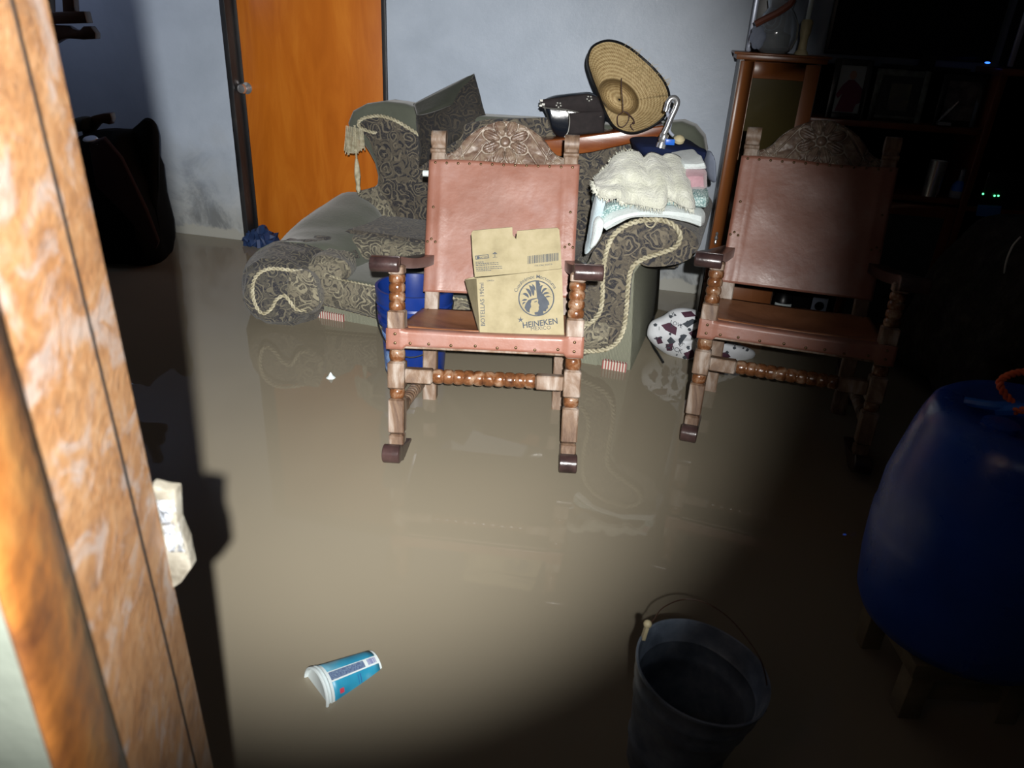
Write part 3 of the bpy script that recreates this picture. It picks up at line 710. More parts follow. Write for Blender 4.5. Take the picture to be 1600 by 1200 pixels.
RT, RB_ = FTR+V((.0, .17, .0)), FBR+V((0, .17, 0))
MB().prism([FTR, RT, RB_, FBR], (-.004, 0, 0)).build('side_panel', CARD, bx, world=True)
MB().prism([LTL, RT, RB_, LBL], (0, .004, 0)).build('rear_panel', CARD, bx, world=True)
MB().prism([FBL, FBR, RB_, LBL], (0, 0, .004)).build('bottom_panel', CARD, bx, world=True)
fp0, fpn = at(742, 433, YTOP), None
def fl(x, y): return at(x, y, YTOP+.002+(YFL-YTOP)*((434-y-(x-742)*.11)/75))
fpts = [(742, 433), (810, 427), (877.5, 419.5), (876, 385), (874, 359), (871, 356), (840, 358), (808, 361), (806.5, 374), (801, 367), (800.5, 355), (770, 357.5), (739, 360.5), (736.5, 364), (738.5, 400)]
lab(MB().prism([fl(*p) for p in fpts], (0, .004, 0)).build('top_flap', CARD, bx, world=True, smooth=20), 'raised torn top flap')
# print on the box: everything is laid out in the plane of the front panel or flap
SC = 6.315
def z2(x, y): return (720+x/SC, 340+y/SC)
def fpl(x, y, lift=.0012): return onp(*z2(x, y), FBL, EN) + EN*lift
def flp(x, y, lift=.0015):
    q = fl(*z2(x, y)); return q + V((0, -lift, lift*.4))
def print_text(mb, txt, x, y, hpx, ang=0, plane=fpl, align='CENTER', wscale=1.0, bold=.012):
    vs, fs = text_mesh(txt, hpx/.7, 0, align, bold=bold)
    ca, sa = math.cos(math.radians(ang)), math.sin(math.radians(ang))
    mb.add([plane(x+wscale*v.x*ca+v.y*sa, y+wscale*v.x*sa-v.y*ca) for v in vs], fs)
m = MB()
print_text(m, 'HEINEKEN', 786, 1068, 56, -7.5, wscale=.94, bold=.022)
lab(m.build('brand_lettering', INK, bx, world=True), 'dark printed word HEINEKEN')
m = MB(); print_text(m, 'MÉXICO', 790, 1108, 34, -4, wscale=1.1, bold=0); m.build('lettering', INK, bx, world=True)
m = MB(); print_text(m, 'BOTELLAS 190ml', 240, 1072, 42, -92, align='LEFT', wscale=.98, bold=.005); m.build('lettering', INK, bx, world=True)
m = MB(); print_text(m, 'CERVEZA', 293, 628, 12, -2); m.build('lettering', INK, bx, world=True)
m = MB(); CXL, CYL, RL = 745, 797, 178
txt = 'Cuauhtémoc Moctezuma'
a0, a1 = 163, 27
wd = [text_mesh(c, 50)[0] for c in txt]; widths = [(max(v.x for v in vv)-min(v.x for v in vv)+5) if vv else 18 for vv in wd]; tot = sum(widths); acc = 0
for c, wv_ in zip(txt, widths):
    t_ = (acc+wv_/2)/tot; acc += wv_
    if c == ' ': continue
    a = math.radians(a0+(a1-a0)*t_); R_ = RL*1.11
    print_text(m, c, CXL+R_*math.cos(a), CYL-R_*math.sin(a), 36, 90-math.degrees(a), bold=.003)
m.build('arched_lettering', INK, bx, world=True)
m = MB()
def disc(mb, cx, cy, r0, r1, lift, n=48):
    vs = [fpl(cx+r*math.cos(2*PI*k/n), cy+r*math.sin(2*PI*k/n), lift) for r in (r0, r1) for k in range(n)]
    mb.add(vs, [(k, (k+1) % n, n+(k+1) % n, n+k) for k in range(n)])
disc(m, CXL, CYL, 166, 178, .0014)
def crescent(P0, C1, C2, P1, w0, w1):                    # tapered feather
    n = 14; vs = []
    for k in range(n+1):
        t_ = k/n; b = [(1-t_)**3, 3*t_*(1-t_)**2, 3*t_*t_*(1-t_), t_**3]
        q = [sum(bb*pp_[i] for bb, pp_ in zip(b, (P0, C1, C2, P1))) for i in (0, 1)]
        d = [(-3*(1-t_)**2)*P0[i]+(3*(1-t_)**2-6*t_*(1-t_))*C1[i]+(6*t_*(1-t_)-3*t_*t_)*C2[i]+3*t_*t_*P1[i] for i in (0, 1)]
        L = math.hypot(*d) or 1; nn = (-d[1]/L, d[0]/L); ww = (w0+(w1-w0)*t_)*(math.sin(PI*min(1, t_*1.15+.12)) if t_ < .8 else max(.05, math.sin(PI*min(1, t_*1.15+.12))))
        vs += [(q[0]+nn[0]*ww, q[1]+nn[1]*ww), (q[0]-nn[0]*ww, q[1]-nn[1]*ww)]
    m.add([fpl(x, y, .0014) for x, y in vs], [(2*k, 2*k+1, 2*k+3, 2*k+2) for k in range(n)])
crescent((716, 770), (712, 700), (690, 670), (640, 655), 15, 22)
crescent((690, 780), (690, 730), (650, 690), (608, 700), 13, 19)
crescent((668, 790), (650, 750), (620, 745), (585, 765), 11, 18)
crescent((655, 812), (630, 810), (610, 815), (585, 830), 8, 14)
crescent((640, 835), (620, 835), (610, 850), (600, 878), 5, 12)
crescent((735, 720), (720, 680), (710, 660), (690, 645), 10, 12)
crescent((790, 740), (770, 690), (800, 660), (840, 668), 10, 17)
crescent((800, 752), (810, 700), (850, 690), (875, 715), 9, 16)
crescent((805, 770), (830, 735), (870, 735), (895, 765), 8, 15)
crescent((830, 790), (850, 775), (880, 775), (905, 790), 5, 12)
for pl_ in ([(738, 625), (768, 628), (785, 660), (775, 700), (800, 740), (840, 790), (868, 830), (876, 860), (858, 868), (862, 895), (845, 905), (840, 925), (812, 922), (815, 950), (770, 962), (730, 958), (728, 935), (760, 930), (770, 905), (768, 880), (776, 868), (760, 840), (765, 815), (752, 795), (748, 740), (742, 690)],
            [(640, 850), (665, 815), (705, 800), (752, 792), (752, 800), (700, 815), (690, 850), (695, 880), (680, 905), (678, 940), (650, 925), (628, 890)]):
    m.add([fpl(x, y, .0013) for x, y in pl_], [tuple(range(len(pl_)))])
m.add([fpl(x, y, .0017) for x, y in ((722, 832), (748, 822), (754, 828), (730, 838))], [(0, 1, 2, 3)])
lab(m.build('round_emblem', INK, bx, world=True), 'dark round emblem of two heads under a feather headdress')
m = MB(); st_ = []
for k in range(10): 
    r_ = 34 if k % 2 == 0 else 11; a = math.radians(-90+36*k); st_.append((590+r_*math.cos(a), 1008+r_*math.sin(a)))
m.add([fpl(x, y, .0014) for x, y in st_], [tuple(range(10))]); m.build('star_mark', INK, bx, world=True)
m = MB(); random.seed(3); x = 660
while x < 962:
    wv_ = random.choice((3, 4, 5, 8)); yo = -(x-660)*.11
    m.add([flp(x, 380+yo), flp(x+wv_, 380+yo-.4), flp(x+wv_, 458+yo), flp(x, 458+yo)], [(0, 1, 2, 3)]); x += wv_+random.choice((3, 4, 6))
m.build('barcode', INK, bx, world=True)
m = MB(); print_text(m, '7 75 57461 93397 8', 815, 476, 15, -6, flp)
for k, (x0, x1, y) in enumerate(((145, 225, 437), (145, 370, 452), (150, 378, 468), (148, 408, 490), (152, 412, 508), (155, 300, 524))):
    x = x0
    while x < x1:
        w_ = random.choice((9, 14, 22)); m.add([flp(x, y-(x-145)*.05), flp(min(x+w_, x1), y-(x-145)*.05), flp(min(x+w_, x1), y+7-(x-145)*.05), flp(x, y+7-(x-145)*.05)], [(0, 1, 2, 3)]); x += w_+5
m.build('small_print', INK, bx, world=True)
m = MB()
def ring_poly(mb, pts_o, pts_i, pl_):
    n = len(pts_o); mb.add([pl_(*p) for p in pts_o]+[pl_(*p) for p in pts_i], [(k, (k+1) % n, n+(k+1) % n, n+k) for k in range(n)])
ring_poly(m, [(140, 378), (272, 362), (280, 400), (148, 416)], [(148, 384), (266, 369), (272, 396), (154, 409)], flp)
print_text(m, 'CARTON', 215, 402, 18, -7, flp)
m.add([flp(*p) for p in ((158, 384), (182, 381), (184, 408), (160, 411))], [(0, 1, 2, 3)])
for dx, dy, r_ in ((0, 0, 11), (-14, 6, 8), (14, 5, 8)):
    m.add([flp(336+dx+r_*math.cos(2*PI*k/10), 350+dy+r_*.8*math.sin(2*PI*k/10)) for k in range(10)], [tuple(range(10))])
m.add([flp(*p) for p in ((333, 350), (339, 350), (339, 392), (333, 392))], [(0, 1, 2, 3)]); m.add([flp(*p) for p in ((315, 392), (360, 389), (360, 393), (315, 396))], [(0, 1, 2, 3)])
m.build('printed_symbol', INK, bx, world=True)

# ================================================================ SOFA
OL = V((-.935, 3.20, 0)); SU = V((math.cos(math.radians(-16.7)), math.sin(math.radians(-16.7)), 0)); SV = V((-SU.y, SU.x, 0))
def SF(u, v, z): return OL + SU*u + SV*v + V((0, 0, z))
def sp_(x, y, v): return onp(x, y, SF(0, v, 0), SV)      # pixel onto the sofa plane of depth v
RS = Matrix.Rotation(math.radians(-16.7), 3, 'Z')
sofa = thing('sofa', 'olive velvet and paisley brocade sofa with rope trim, its left arm sagging into the water', 'sofa', tuple(SF(.7, .4, -.08)))
m = MB().box(SF(.66, .42, .045), (1.36, .80, .29), RS); m.build('base', VEL, sofa, world=True, bevel=.02)
m = MB().box(SF(.66, .002, -.02), (1.36, .02, .17), RS); m.build('skirt', RIB, sofa, world=True)
m = MB()
tp = [(497, 425), (530, 438), (590, 450), (700, 466), (800, 480), (912, 500), (955, 505)]; bt = [(488, 470), (530, 480), (590, 496), (700, 512), (800, 528), (912, 549), (950, 546)]
def band(a, b):
    T_ = [sp_(x, y, -.02) for x, y in tp]; B_ = [sp_(x, y, -.02) for x, y in bt]; f_ = a*(len(T_)-1); i = min(int(f_), len(T_)-2); q = f_-i
    return T_[i].lerp(T_[i+1], q).lerp(B_[i].lerp(B_[i+1], q), b) - SV*(.022*math.sin(PI*b))
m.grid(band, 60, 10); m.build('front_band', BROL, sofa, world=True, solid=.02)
m = MB(); m.rope([band(k/40, 0) for k in range(41)], .011); m.build('rope_trim', ROPE, sofa, world=True)
m = MB(); m.rope([band(k/40, 1) for k in range(41)], .011); m.build('rope_trim', ROPE, sofa, world=True)
m = MB(); rs = []
for k in range(15):                                       # seat cushion, rounded slab
    t_ = k/14; u = -.02+1.17*t_; e = min(1, min(t_, 1-t_)/.06+.35); ring = []
    for i in range(24):
        a = 2*PI*i/24; cs, sn = math.cos(a), math.sin(a); cs = math.copysign(abs(cs)**.35, cs); sn = math.copysign(abs(sn)**.5, sn)
        ring.append(SF(u, .50+.24*cs*(.9+.1*e), .255+.062*sn*e))
    rs.append(ring)
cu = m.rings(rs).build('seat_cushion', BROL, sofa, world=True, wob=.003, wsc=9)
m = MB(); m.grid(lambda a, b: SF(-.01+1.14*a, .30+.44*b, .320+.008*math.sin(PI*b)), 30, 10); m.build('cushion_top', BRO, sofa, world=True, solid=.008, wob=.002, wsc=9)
# back
bk = [(545, 215), (541, 192), (549, 173), (570, 162), (600, 158), (630, 162), (660, 172), (700, 178), (760, 182), (830, 186), (900, 192), (960, 196), (1040, 192), (1065, 190), (1085, 198), (1099, 215), (1103, 238), (1090, 270), (1070, 290), (1060, 420), (600, 420), (575, 340), (560, 300), (587, 292), (588, 275), (583, 255), (575, 240), (566, 226), (556, 218)]
m = MB(); m.prism([sp_(x, y, .70) for x, y in bk], SV*.15); m.build('back', VEL, sofa, world=True, bevel=.028, segs=4)
bp = [(559, 205), (562, 192), (575, 184), (595, 182), (620, 188), (640, 200), (660, 214), (700, 200), (760, 186), (850, 184), (915, 192), (960, 206), (1030, 240), (1055, 270), (1060, 420), (600, 420), (570, 345), (556, 302), (590, 296), (592, 275), (588, 252), (581, 236), (577, 222), (570, 212)]
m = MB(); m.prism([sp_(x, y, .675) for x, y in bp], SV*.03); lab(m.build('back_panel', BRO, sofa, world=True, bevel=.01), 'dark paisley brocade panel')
m = MB(); m.rope(smooth_path([sp_(x, y, .668) for x, y in [(588, 208), (576, 205), (563, 199), (560, 191), (570, 184), (592, 181), (615, 187), (640, 201), (662, 216)]], 5), .010); m.build('rope_trim', ROPE, sofa, world=True)
m = MB(); m.prism([sp_(x, y, .655) for x, y in [(556, 300), (590, 292), (612, 330), (628, 372), (600, 374), (580, 345)]], SV*.03); lab(m.build('corner_gusset', BROL, sofa, world=True, bevel=.008, wob=.006, wsc=20), 'pale creased brocade corner')
# left arm, sagging: loft from the submerged front roll back to the velvet shoulder
secs = [(3.02, 383, 478, 418, 505), (3.06, 378, 484, 404, 512), (3.16, 380, 500, 392, 520), (3.28, 388, 540, 378, 515), (3.40, 405, 566, 368, 505), (3.52, 420, 588, 352, 495), (3.66, 440, 600, 330, 480), (3.80, 470, 605, 312, 460), (3.93, 500, 600, 300, 440)]
def sec_ring(sc_, n=36):
    Y_, xl, xr, yt, yb_ = sc_; c = at((xl+xr)/2, (yt+yb_)/2, Y_); A_ = at((xl+xr)/2, yt, Y_); hh = A_.z-c.z; hw = (at(xr, (yt+yb_)/2, Y_).x-at(xl, (yt+yb_)/2, Y_).x)/2; ring = []
    for i in range(n):
        a = 2*PI*i/n; cs, sn = math.cos(a), math.sin(a); sk = .18*sn*hw if Y_ > 3.3 else 0
        cs2 = math.copysign(abs(cs)**.85, cs); sn2 = math.copysign(abs(sn)**.85, sn)
        ring.append(c + V((cs2*hw+sk, 0, sn2*hh)))
    return ring
def lerp_secs(S_, n):
    out = []
    for k in range(n+1):
        f_ = k/n*(len(S_)-1); i = min(int(f_), len(S_)-2); q = f_-i; out.append(tuple(S_[i][j]+(S_[i+1][j]-S_[i][j])*q for j in range(5)))
    return out
m = MB(); m.rings([sec_ring(s_) for s_ in lerp_secs(secs[:5], 24)])
la = m.build('left_arm_cover', BROW, sofa, world=True, wob=.016, wsc=14); lab(la, 'soaked dark brocade over the front of the sagging arm')
m = MB(); m.rings([sec_ring(s_) for s_ in lerp_secs(secs[3:], 20)])
lv = m.build('left_arm', VEL, sofa, world=True, wob=.008, wsc=8)
m = MB(); m.rope(smooth_path([at(x, y, yy) for x, y, yy in [(500, 470, 3.04), (478, 484, 3.0), (462, 483, 2.99), (452, 470, 2.985), (444, 462, 2.985), (432, 468, 2.98), (424, 482, 2.98), (412, 490, 2.98), (402, 482, 2.98), (395, 462, 2.98), (396, 440, 2.98), (406, 426, 2.985), (422, 420, 2.99), (445, 421, 3.0), (464, 424, 3.01), (475, 424, 3.02), (484, 436, 3.05), (494, 448, 3.08), (500, 455, 3.1)]], 4), .0095); m.build('rope_trim', ROPE, sofa, world=True)
m = MB(); m.rings([sec_ring(s_, 24) for s_ in lerp_secs([(2.995, 452, 492, 426, 486), (3.0, 448, 498, 422, 490), (3.12, 446, 505, 420, 492)], 6)]); lab(m.build('folded_cover', BROL, sofa, world=True, wob=.012, wsc=22), 'pale loose fold of brocade')
m = MB(); m.rings([sec_ring(s_, 24) for s_ in lerp_secs([(3.14, 478, 535, 412, 440), (3.18, 474, 548, 400, 446), (3.34, 480, 556, 386, 440)], 8)]); lab(m.build('creased_corner', BROL, sofa, world=True, wob=.016, wsc=18), 'pale creased brocade where arm meets seat')
# right arm
stem = [(905, 560), (905, 500), (912, 430), (925, 395), (945, 368), (972, 352), (1003, 344), (1035, 346), (1056, 352), (1064, 370), (1058, 388), (1032, 399), (1002, 408), (990, 420), (985, 440), (983, 475), (977, 515), (962, 538), (940, 547)]
F0 = -.03
m = MB(); m.prism([sp_(x, y, F0) for x, y in stem], SV*.05); lab(m.build('arm_front_panel', BRO, sofa, world=True, bevel=.01), 'paisley brocade arm front')
body = [(905, 600), (905, 430), (930, 390), (975, 356), (1010, 350), (1040, 352), (1052, 372), (1040, 398), (1003, 412), (992, 428), (990, 470), (988, 530), (984, 602)]
m = MB(); m.prism([sp_(x, y, F0+.03) for x, y in body], SV*.80); m.build('right_arm', RIB, sofa, world=True, bevel=.012)
roll = [(1003, 349), (1035, 345), (1062, 350), (1084, 362), (1094, 380), (1086, 400), (1062, 413), (1030, 418), (1004, 416), (990, 400), (985, 375)]
m = MB(); A_ = [sp_(x, y, F0+.02) for x, y in roll]; c_ = sum(A_, V())/len(A_); rs = []
P_ = smooth_path(A_, 4, True)
for k in range(13): 
    sc_ = (.96 if k == 0 else 1.0)*(1-.10*k/12); rs.append([c_+(p-c_)*sc_+SV*(.012*(k > 0)+.75*k/12) for p in P_])
lab(m.rings(rs).build('arm_roll', BRO, sofa, world=True), 'scrolled brocade arm roll')
m = MB(); m.rope(smooth_path([sp_(x, y, F0-.008) for x, y in [(912, 549), (940, 547), (962, 537), (974, 515), (979, 480), (982, 440), (988, 418), (1004, 405), (1030, 396), (1055, 386), (1063, 369), (1053, 352), (1032, 344), (1000, 345), (975, 354), (957, 370), (947, 395), (942, 430), (941, 465), (936, 490), (920, 506), (905, 512)]], 5), .0115); m.build('rope_trim', ROPE, sofa, world=True)
m = MB(); m.box(SF(1.415, -.02, .012), (.10, .02, .05), RS); m.build('fringe', STRIPE, sofa, world=True)
m = MB(); m.box(SF(.09, -.012, .012), (.16, .02, .04), RS); m.build('fringe', STRIPE, sofa, world=True)
m = MB(); m.rope(smooth_path([sp_(x, y, F0-.02) for x, y in [(1005, 318), (1006, 340), (1010, 352), (1018, 355), (1024, 348), (1022, 328), (1018, 318)]], 4), .003, .012); m.build('string_loop', ROPE, sofa, world=True)

# tassel hanging on the ear of the sofa back
tq = thing('tassel', 'cream corded curtain tassel hanging at the upper left ear of the sofa', 'tassel', tuple(sp_(545, 195, .64)))
m = MB()
for k in range(19):
    a = k/18; x0 = 541+26*a; x1 = 538+32*a; yb_ = 240-6*abs(a-.3)-10*max(0, a-.6)
    m.tube([sp_(x0, 196+6*a, .64), sp_((x0+x1)/2+.3*math.sin(k), 218, .632), sp_(x1, yb_+random.uniform(-3, 3), .64)], [.0014, .0022, .0026], 5)
m.build('fringe', ROPE, tq, world=True)
m = MB(); m.rope([sp_(x, y, .625) for x, y in [(554, 196), (555, 215), (556, 235), (557, 250)]], .006, .02); m.lathe([(.006, 0), (.012, .03), (.016, .08), (.010, .13), (.013, .15), (.004, .17)], sp_(557, 248, .625), (.02, 0, -1), 12); m.build('drop_cord', ROPE, tq, world=True)

# throw pillow on the sofa back
pl = thing('throw_pillow', 'dark brocade throw pillow leaning on the wall above the sofa back', 'pillow', tuple(at(705, 250, 3.72)))
def pillow_f(side):
    cr = [(647, 163), (741, 115), (763, 195), (655, 262)]
    def f(a, b):
        t_ = [cr[0][i]*(1-a)+cr[1][i]*a for i in (0, 1)]; q = [cr[3][i]*(1-a)+cr[2][i]*a for i in (0, 1)]
        pin = 5*math.sin(PI*a)*(1-2*b)
        x, y = t_[0]*(1-b)+q[0]*b, t_[1]*(1-b)+q[1]*b + pin*.6
        h = (math.sin(PI*a)*math.sin(PI*b))**.45*.065
        return at(x, y, 3.74+.10*(1-b)) + V((0, -side*h, 0))
    return f
m = MB(); m.grid(pillow_f(1), 26, 26).grid(pillow_f(-1), 26, 26); m.build('pillow_cover', BROD, pl, world=True, wob=.005, wsc=10)
m = MB(); m.grid(lambda a, b: (lambda P, Q: P.lerp(Q, b)+V((0, -.052*math.sin(PI*a)**.5*(.3+b)+.0, 0)))(at(647+94*a, 163-48*a, 3.835), at(652+64*a, 180-20*a, 3.80)), 20, 6); lab(m.build('velvet_side', VELD, pl, world=True, solid=.012), 'plain olive velvet edge')

# ================================================================ THINGS ON THE SOFA
bd = MB().prism([at(770, 258, 3.50), at(770, 226, 3.50), at(885, 216, 3.47), at(1037, 196, 3.40), at(1041, 212, 3.40), at(925, 238, 3.45)], (0.01, .11, .004)).build('wooden_board', BOARDW, bevel=.006, segs=3)
tag(bd, 'glossy red-brown wooden board lying across the sofa under the hat', 'board')
# handbag
hb = thing('handbag', 'black handbag with brown suede flap and silver star studs beside the straw hat', 'handbag', tuple(at(895, 215, 3.5)))
m = puff([(846, 158), (880, 150), (925, 146), (952, 168)], [(862, 205), (878, 217), (920, 214), (946, 204)], 3.48, .13, p=.7, taper=.12); m.build('bag_body', PLATHER, hb, world=True, wob=.006, wsc=12)
def bagflap(a, b):
    T_ = (843+92*a, 157-13*a+ (8*max(0, a-.8)*5)); B_ = [(845, 168), (882, 172), (906, 176), (944, 176)]
    f_ = a*3; i = min(int(f_), 2); q = f_-i; Bq = [B_[i][j]+(B_[i+1][j]-B_[i][j])*q for j in (0, 1)]
    return at(T_[0]+(Bq[0]-T_[0])*b, T_[1]+(Bq[1]-T_[1])*b, 3.475-.01*math.sin(PI*b))
m = MB(); m.grid(bagflap, 20, 8); m.build('flap', SUEDE, hb, world=True, solid=.008)
m = MB(); m.grid(lambda a, b: at(888+56*a, 177+34*b-4*a*b+(-4*a*(1-b)), 3.468-.012*math.sin(PI*a)), 12, 8); lab(m.build('suede_panel', SUEDE, hb, world=True, solid=.006), 'brown-black suede side')
m = MB(); m.tube(smooth_path([at(x, y, 3.462) for x, y in [(848, 168), (866, 170), (884, 172), (890, 185), (888, 205), (882, 214)]], 5), .0025, 6)
m.tube(smooth_path([at(x, y, 3.462) for x, y in [(884, 171), (905, 176), (925, 183), (940, 182)]], 5), .002, 6)
m.tube(smooth_path([at(x, y, 3.462) for x, y in [(843, 160), (850, 166), (852, 172)]], 5), .003, 6); lab(m.build('piping', DULL, hb, world=True), 'pale grey piping')
for x, y in ((873, 164), (921, 154), (920, 191)):
    m = MB()
    for k in range(5):
        a = 2*PI*k/5+.4; c_ = at(x+3.6*math.cos(a), y+3.6*math.sin(a), 3.460); m.sphere(c_, (.0050, .003, .0050), 8, 5)
    lab(m.build('star_stud', DULL, hb, world=True), 'silver star stud')
m = MB()
for x, y in ((846, 157), (849, 163), (845, 165)): m.box(at(x, y, 3.46), (.012, .006, .008))
m.build('buckle', DULL, hb, world=True)
# straw hat
hat = thing('straw_hat', 'wide straw hat with black rim and chin cord, tipped to show its inside', 'hat', tuple(at(985, 205, 3.42)))
hout = [(1046, 150), (1044, 172), (1030, 190), (1008, 203), (985, 208), (962, 200), (948, 180), (936, 150), (924, 120), (918, 95), (925, 74), (945, 64), (965, 66), (985, 76), (1005, 92), (1022, 108), (1038, 128)]
HO = smooth_path([V((x, y, 0)) for x, y in hout], 6, True); NH = len(HO)
cc = V((966, 152, 0))
def hat_pt(k, r):                                          # r 0 crown centre .. 1 rim
    o_ = HO[k]; th_ = math.atan2(o_.y-cc.y, o_.x-cc.x)
    inn = V((966+34*math.cos(th_-.5)*.98, 147+27*math.sin(th_-.5)*1.0, 0)); 
    ia, ib = 35, 25; tt = th_-.62; inn = cc+V((ia*math.cos(tt)*math.cos(.62)-ib*math.sin(tt)*math.sin(.62), ia*math.cos(tt)*math.sin(.62)+ib*math.sin(tt)*math.cos(.62), 0))
    yr = 3.40 + .045*math.cos(2*(th_+.9)) - .02*math.cos(th_-.2)
    if r >= .42:
        q = (r-.42)/.58; p = inn.lerp(o_, q); return at(p.x, p.y, 3.455+(yr-3.455)*q**1.3)
    q = r/.42; s_ = q**.55
    p = (cc+V((2, 4, 0))).lerp(inn, s_); return at(p.x, p.y, 3.455+.15*(1-q**3.0))
me = bpy.data.meshes.new('hat_straw'); NR = 40; vs = []; wv = []
for j in range(NR+1):
    for k in range(NH): vs.append(hat_pt(k, max(.002, j/NR))); wv.append((j/NR, k/NH, 0))
fs = [(j*NH+k, j*NH+(k+1) % NH, (j+1)*NH+(k+1) % NH, (j+1)*NH+k) for j in range(NR) for k in range(NH)]
mi = wm(hat).inverted(); me.from_pydata([tuple(mi @ p) for p in vs], [], fs)
at_ = me.attributes.new('weave', 'FLOAT_VECTOR', 'POINT')
for i, q in enumerate(wv): at_.data[i].vector = q
for p in me.polygons: p.use_smooth = True
me.materials.append(STRAW); ho = bpy.data.objects.new('brim_and_crown', me); COL.objects.link(ho); ho.parent = hat
md = ho.modifiers.new('solid', 'SOLIDIFY'); md.thickness = .004
m = MB(); m.tube([hat_pt(k, 1) for k in range(NH)], .0055, 6, True); lab(m.build('rim_binding', BLACK, hat, world=True), 'black bound rim')
m = MB(); random.seed(11)
for i in range(260):
    k = random.randint(int(NH*.74), NH-3); r_ = random.uniform(.62, 1.0); p = hat_pt(k % NH, r_) + V((0, -.004, 0)); d = V((random.uniform(.2, 1), random.uniform(-.9, -.1), random.uniform(-.2, .9))).normalized()*random.uniform(.012, .030)
    if r_ > .93: d = V((random.uniform(.1, .8), random.uniform(-.3, .3), random.uniform(.1, .9))).normalized()*random.uniform(.012, .035)
    m.tube([p, p+d*.5, p+d+V((0, 0, -.003))], [.0011, .0009, .0005], 4)
fr_ = m.build('frayed_straw', M('loose_straw', [(.3, (.38, .28, .13)), (.7, (.52, .41, .22))], 30, .7), hat, world=True); lab(fr_, 'loose frayed straws')
CORD = M('dark_cord', [(0, (.03, .012, .010)), (1, (.05, .02, .015))], 5, .7)
m = MB(); m.tube(smooth_path([at(x, y, 3.37) for x, y in [(971, 122), (971, 140), (973, 160), (973, 175)]], 4), .0022, 6)
m.tube(smooth_path([at(x, y, 3.365) for x, y in [(973, 175), (965, 182), (966, 196), (974, 198), (982, 188), (982, 178), (974, 174)]], 5), .0022, 6)
m.tube(smooth_path([at(x, y, 3.365) for x, y in [(976, 175), (986, 182), (991, 190), (985, 196), (990, 204)]], 4), .0022, 6); m.sphere(at(990, 192, 3.36), .006); m.build('chin_cord', CORD, hat, world=True)

# right arm load: towels and covers
def soft(name, label, cat, top, bot, Y, depth, mat, group=None, wob=.008, wsc=14, **k):
    o = puff(top, bot, Y, depth, **k).build(name, mat, wob=wob, wsc=wsc); return tag(o, label, cat, group)
G = 'folded towels and covers piled on the sofa arm'
soft('folded_towel', 'thick white towel at the bottom of the pile on the sofa arm', 'towel', [(934, 352), (960, 334), (1000, 326), (1050, 326), (1112, 334)], [(946, 368), (975, 351), (1005, 342), (1050, 347), (1106, 366)], (2.74, 2.66), .42, WHT, G, taper=.08)
soft('folded_towel', 'teal and white knitted cover folded above the white towel', 'cover', [(932, 340), (955, 318), (1000, 308), (1060, 304), (1118, 300)], [(938, 354), (962, 334), (1000, 326), (1050, 328), (1116, 332)], (2.76, 2.70), .40, TEAL, G, taper=.08)
soft('folded_towel', 'pink fleece blanket folded between the teal cover and the cream rug', 'blanket', [(936, 308), (965, 290), (1010, 275), (1060, 268), (1112, 266)], [(938, 326), (965, 316), (1000, 306), (1060, 303), (1114, 303)], (2.80, 2.74), .38, PINK, G, taper=.08)
soft('folded_towel', 'small white terry towel on top of the pink blanket at right', 'towel', [(1066, 254), (1085, 251), (1104, 249)], [(1066, 270), (1085, 268), (1108, 266)], (2.80, 2.78), .30, WHT, G, taper=.15)
soft('hanging_towel', 'pale blue towel hanging down behind the rocking chair, left of the pile', 'towel', [(932, 302), (938, 300), (950, 310)], [(912, 402), (918, 398), (935, 372)], (2.78, 2.74), .05, LBT, None, taper=.3, n=14)
soft('hanging_towel', 'white towel corner hanging beside the pale blue towel', 'towel', [(930, 345), (938, 340), (946, 345)], [(920, 392), (932, 385), (942, 366)], (2.72, 2.70), .05, WHT, None, taper=.3, n=12)
soft('navy_cloth', 'navy blue garment folded on the sofa behind the cream rug', 'clothing', [(993, 226), (1015, 223), (1050, 226), (1085, 230), (1110, 240)], [(996, 248), (1030, 254), (1060, 256), (1085, 258), (1108, 256)], (3.12, 3.0), .30, NAVY, None, wob=.012, taper=.15)
soft('grey_cloth', 'blue-grey cloth corner poking out right of the towel pile', 'cloth', [(1104, 242), (1112, 240), (1120, 250)], [(1108, 282), (1114, 288), (1121, 286)], (3.0, 2.96), .08, GREYB, None, taper=.3, n=10)
cf = MB()
TT = smooth_path([V((x, y, 0)) for x, y in [(929, 283), (940, 272), (950, 262), (962, 246), (980, 238), (995, 240), (1005, 248), (1018, 241), (1032, 246), (1045, 243), (1060, 248), (1070, 262)]], 6)
BB = smooth_path([V((x, y, 0)) for x, y in [(932, 300), (945, 308), (966, 308), (972, 314), (990, 318), (1010, 322), (1034, 326), (1040, 310), (1050, 312), (1062, 318), (1078, 326), (1084, 326)]], 6)
def rug(a, b):
    def samp(P, t): f_ = t*(len(P)-1); i = min(int(f_), len(P)-2); return P[i].lerp(P[i+1], f_-i)
    p = samp(TT, a).lerp(samp(BB, a), b); fold = .013*math.sin(a*17+b*2)*(.3+b)+.004*math.sin(a*41)+.02*mnoise.noise(V((a*5, b*4, 7)))
    return at(p.x, p.y, 2.735-.055*math.sin(min(1, b*1.1)*PI*.5)+fold+.12*(1-b)**2*1.2)
cf.grid(rug, 90, 36); rg = cf.build('fleece_rug', CREAM, solid=.02, wob=.004, wsc=40, smooth=80); tag(rg, 'cream fluffy fleece rug draped over the top of the towel pile', 'rug')
m = MB(); random.seed(5)
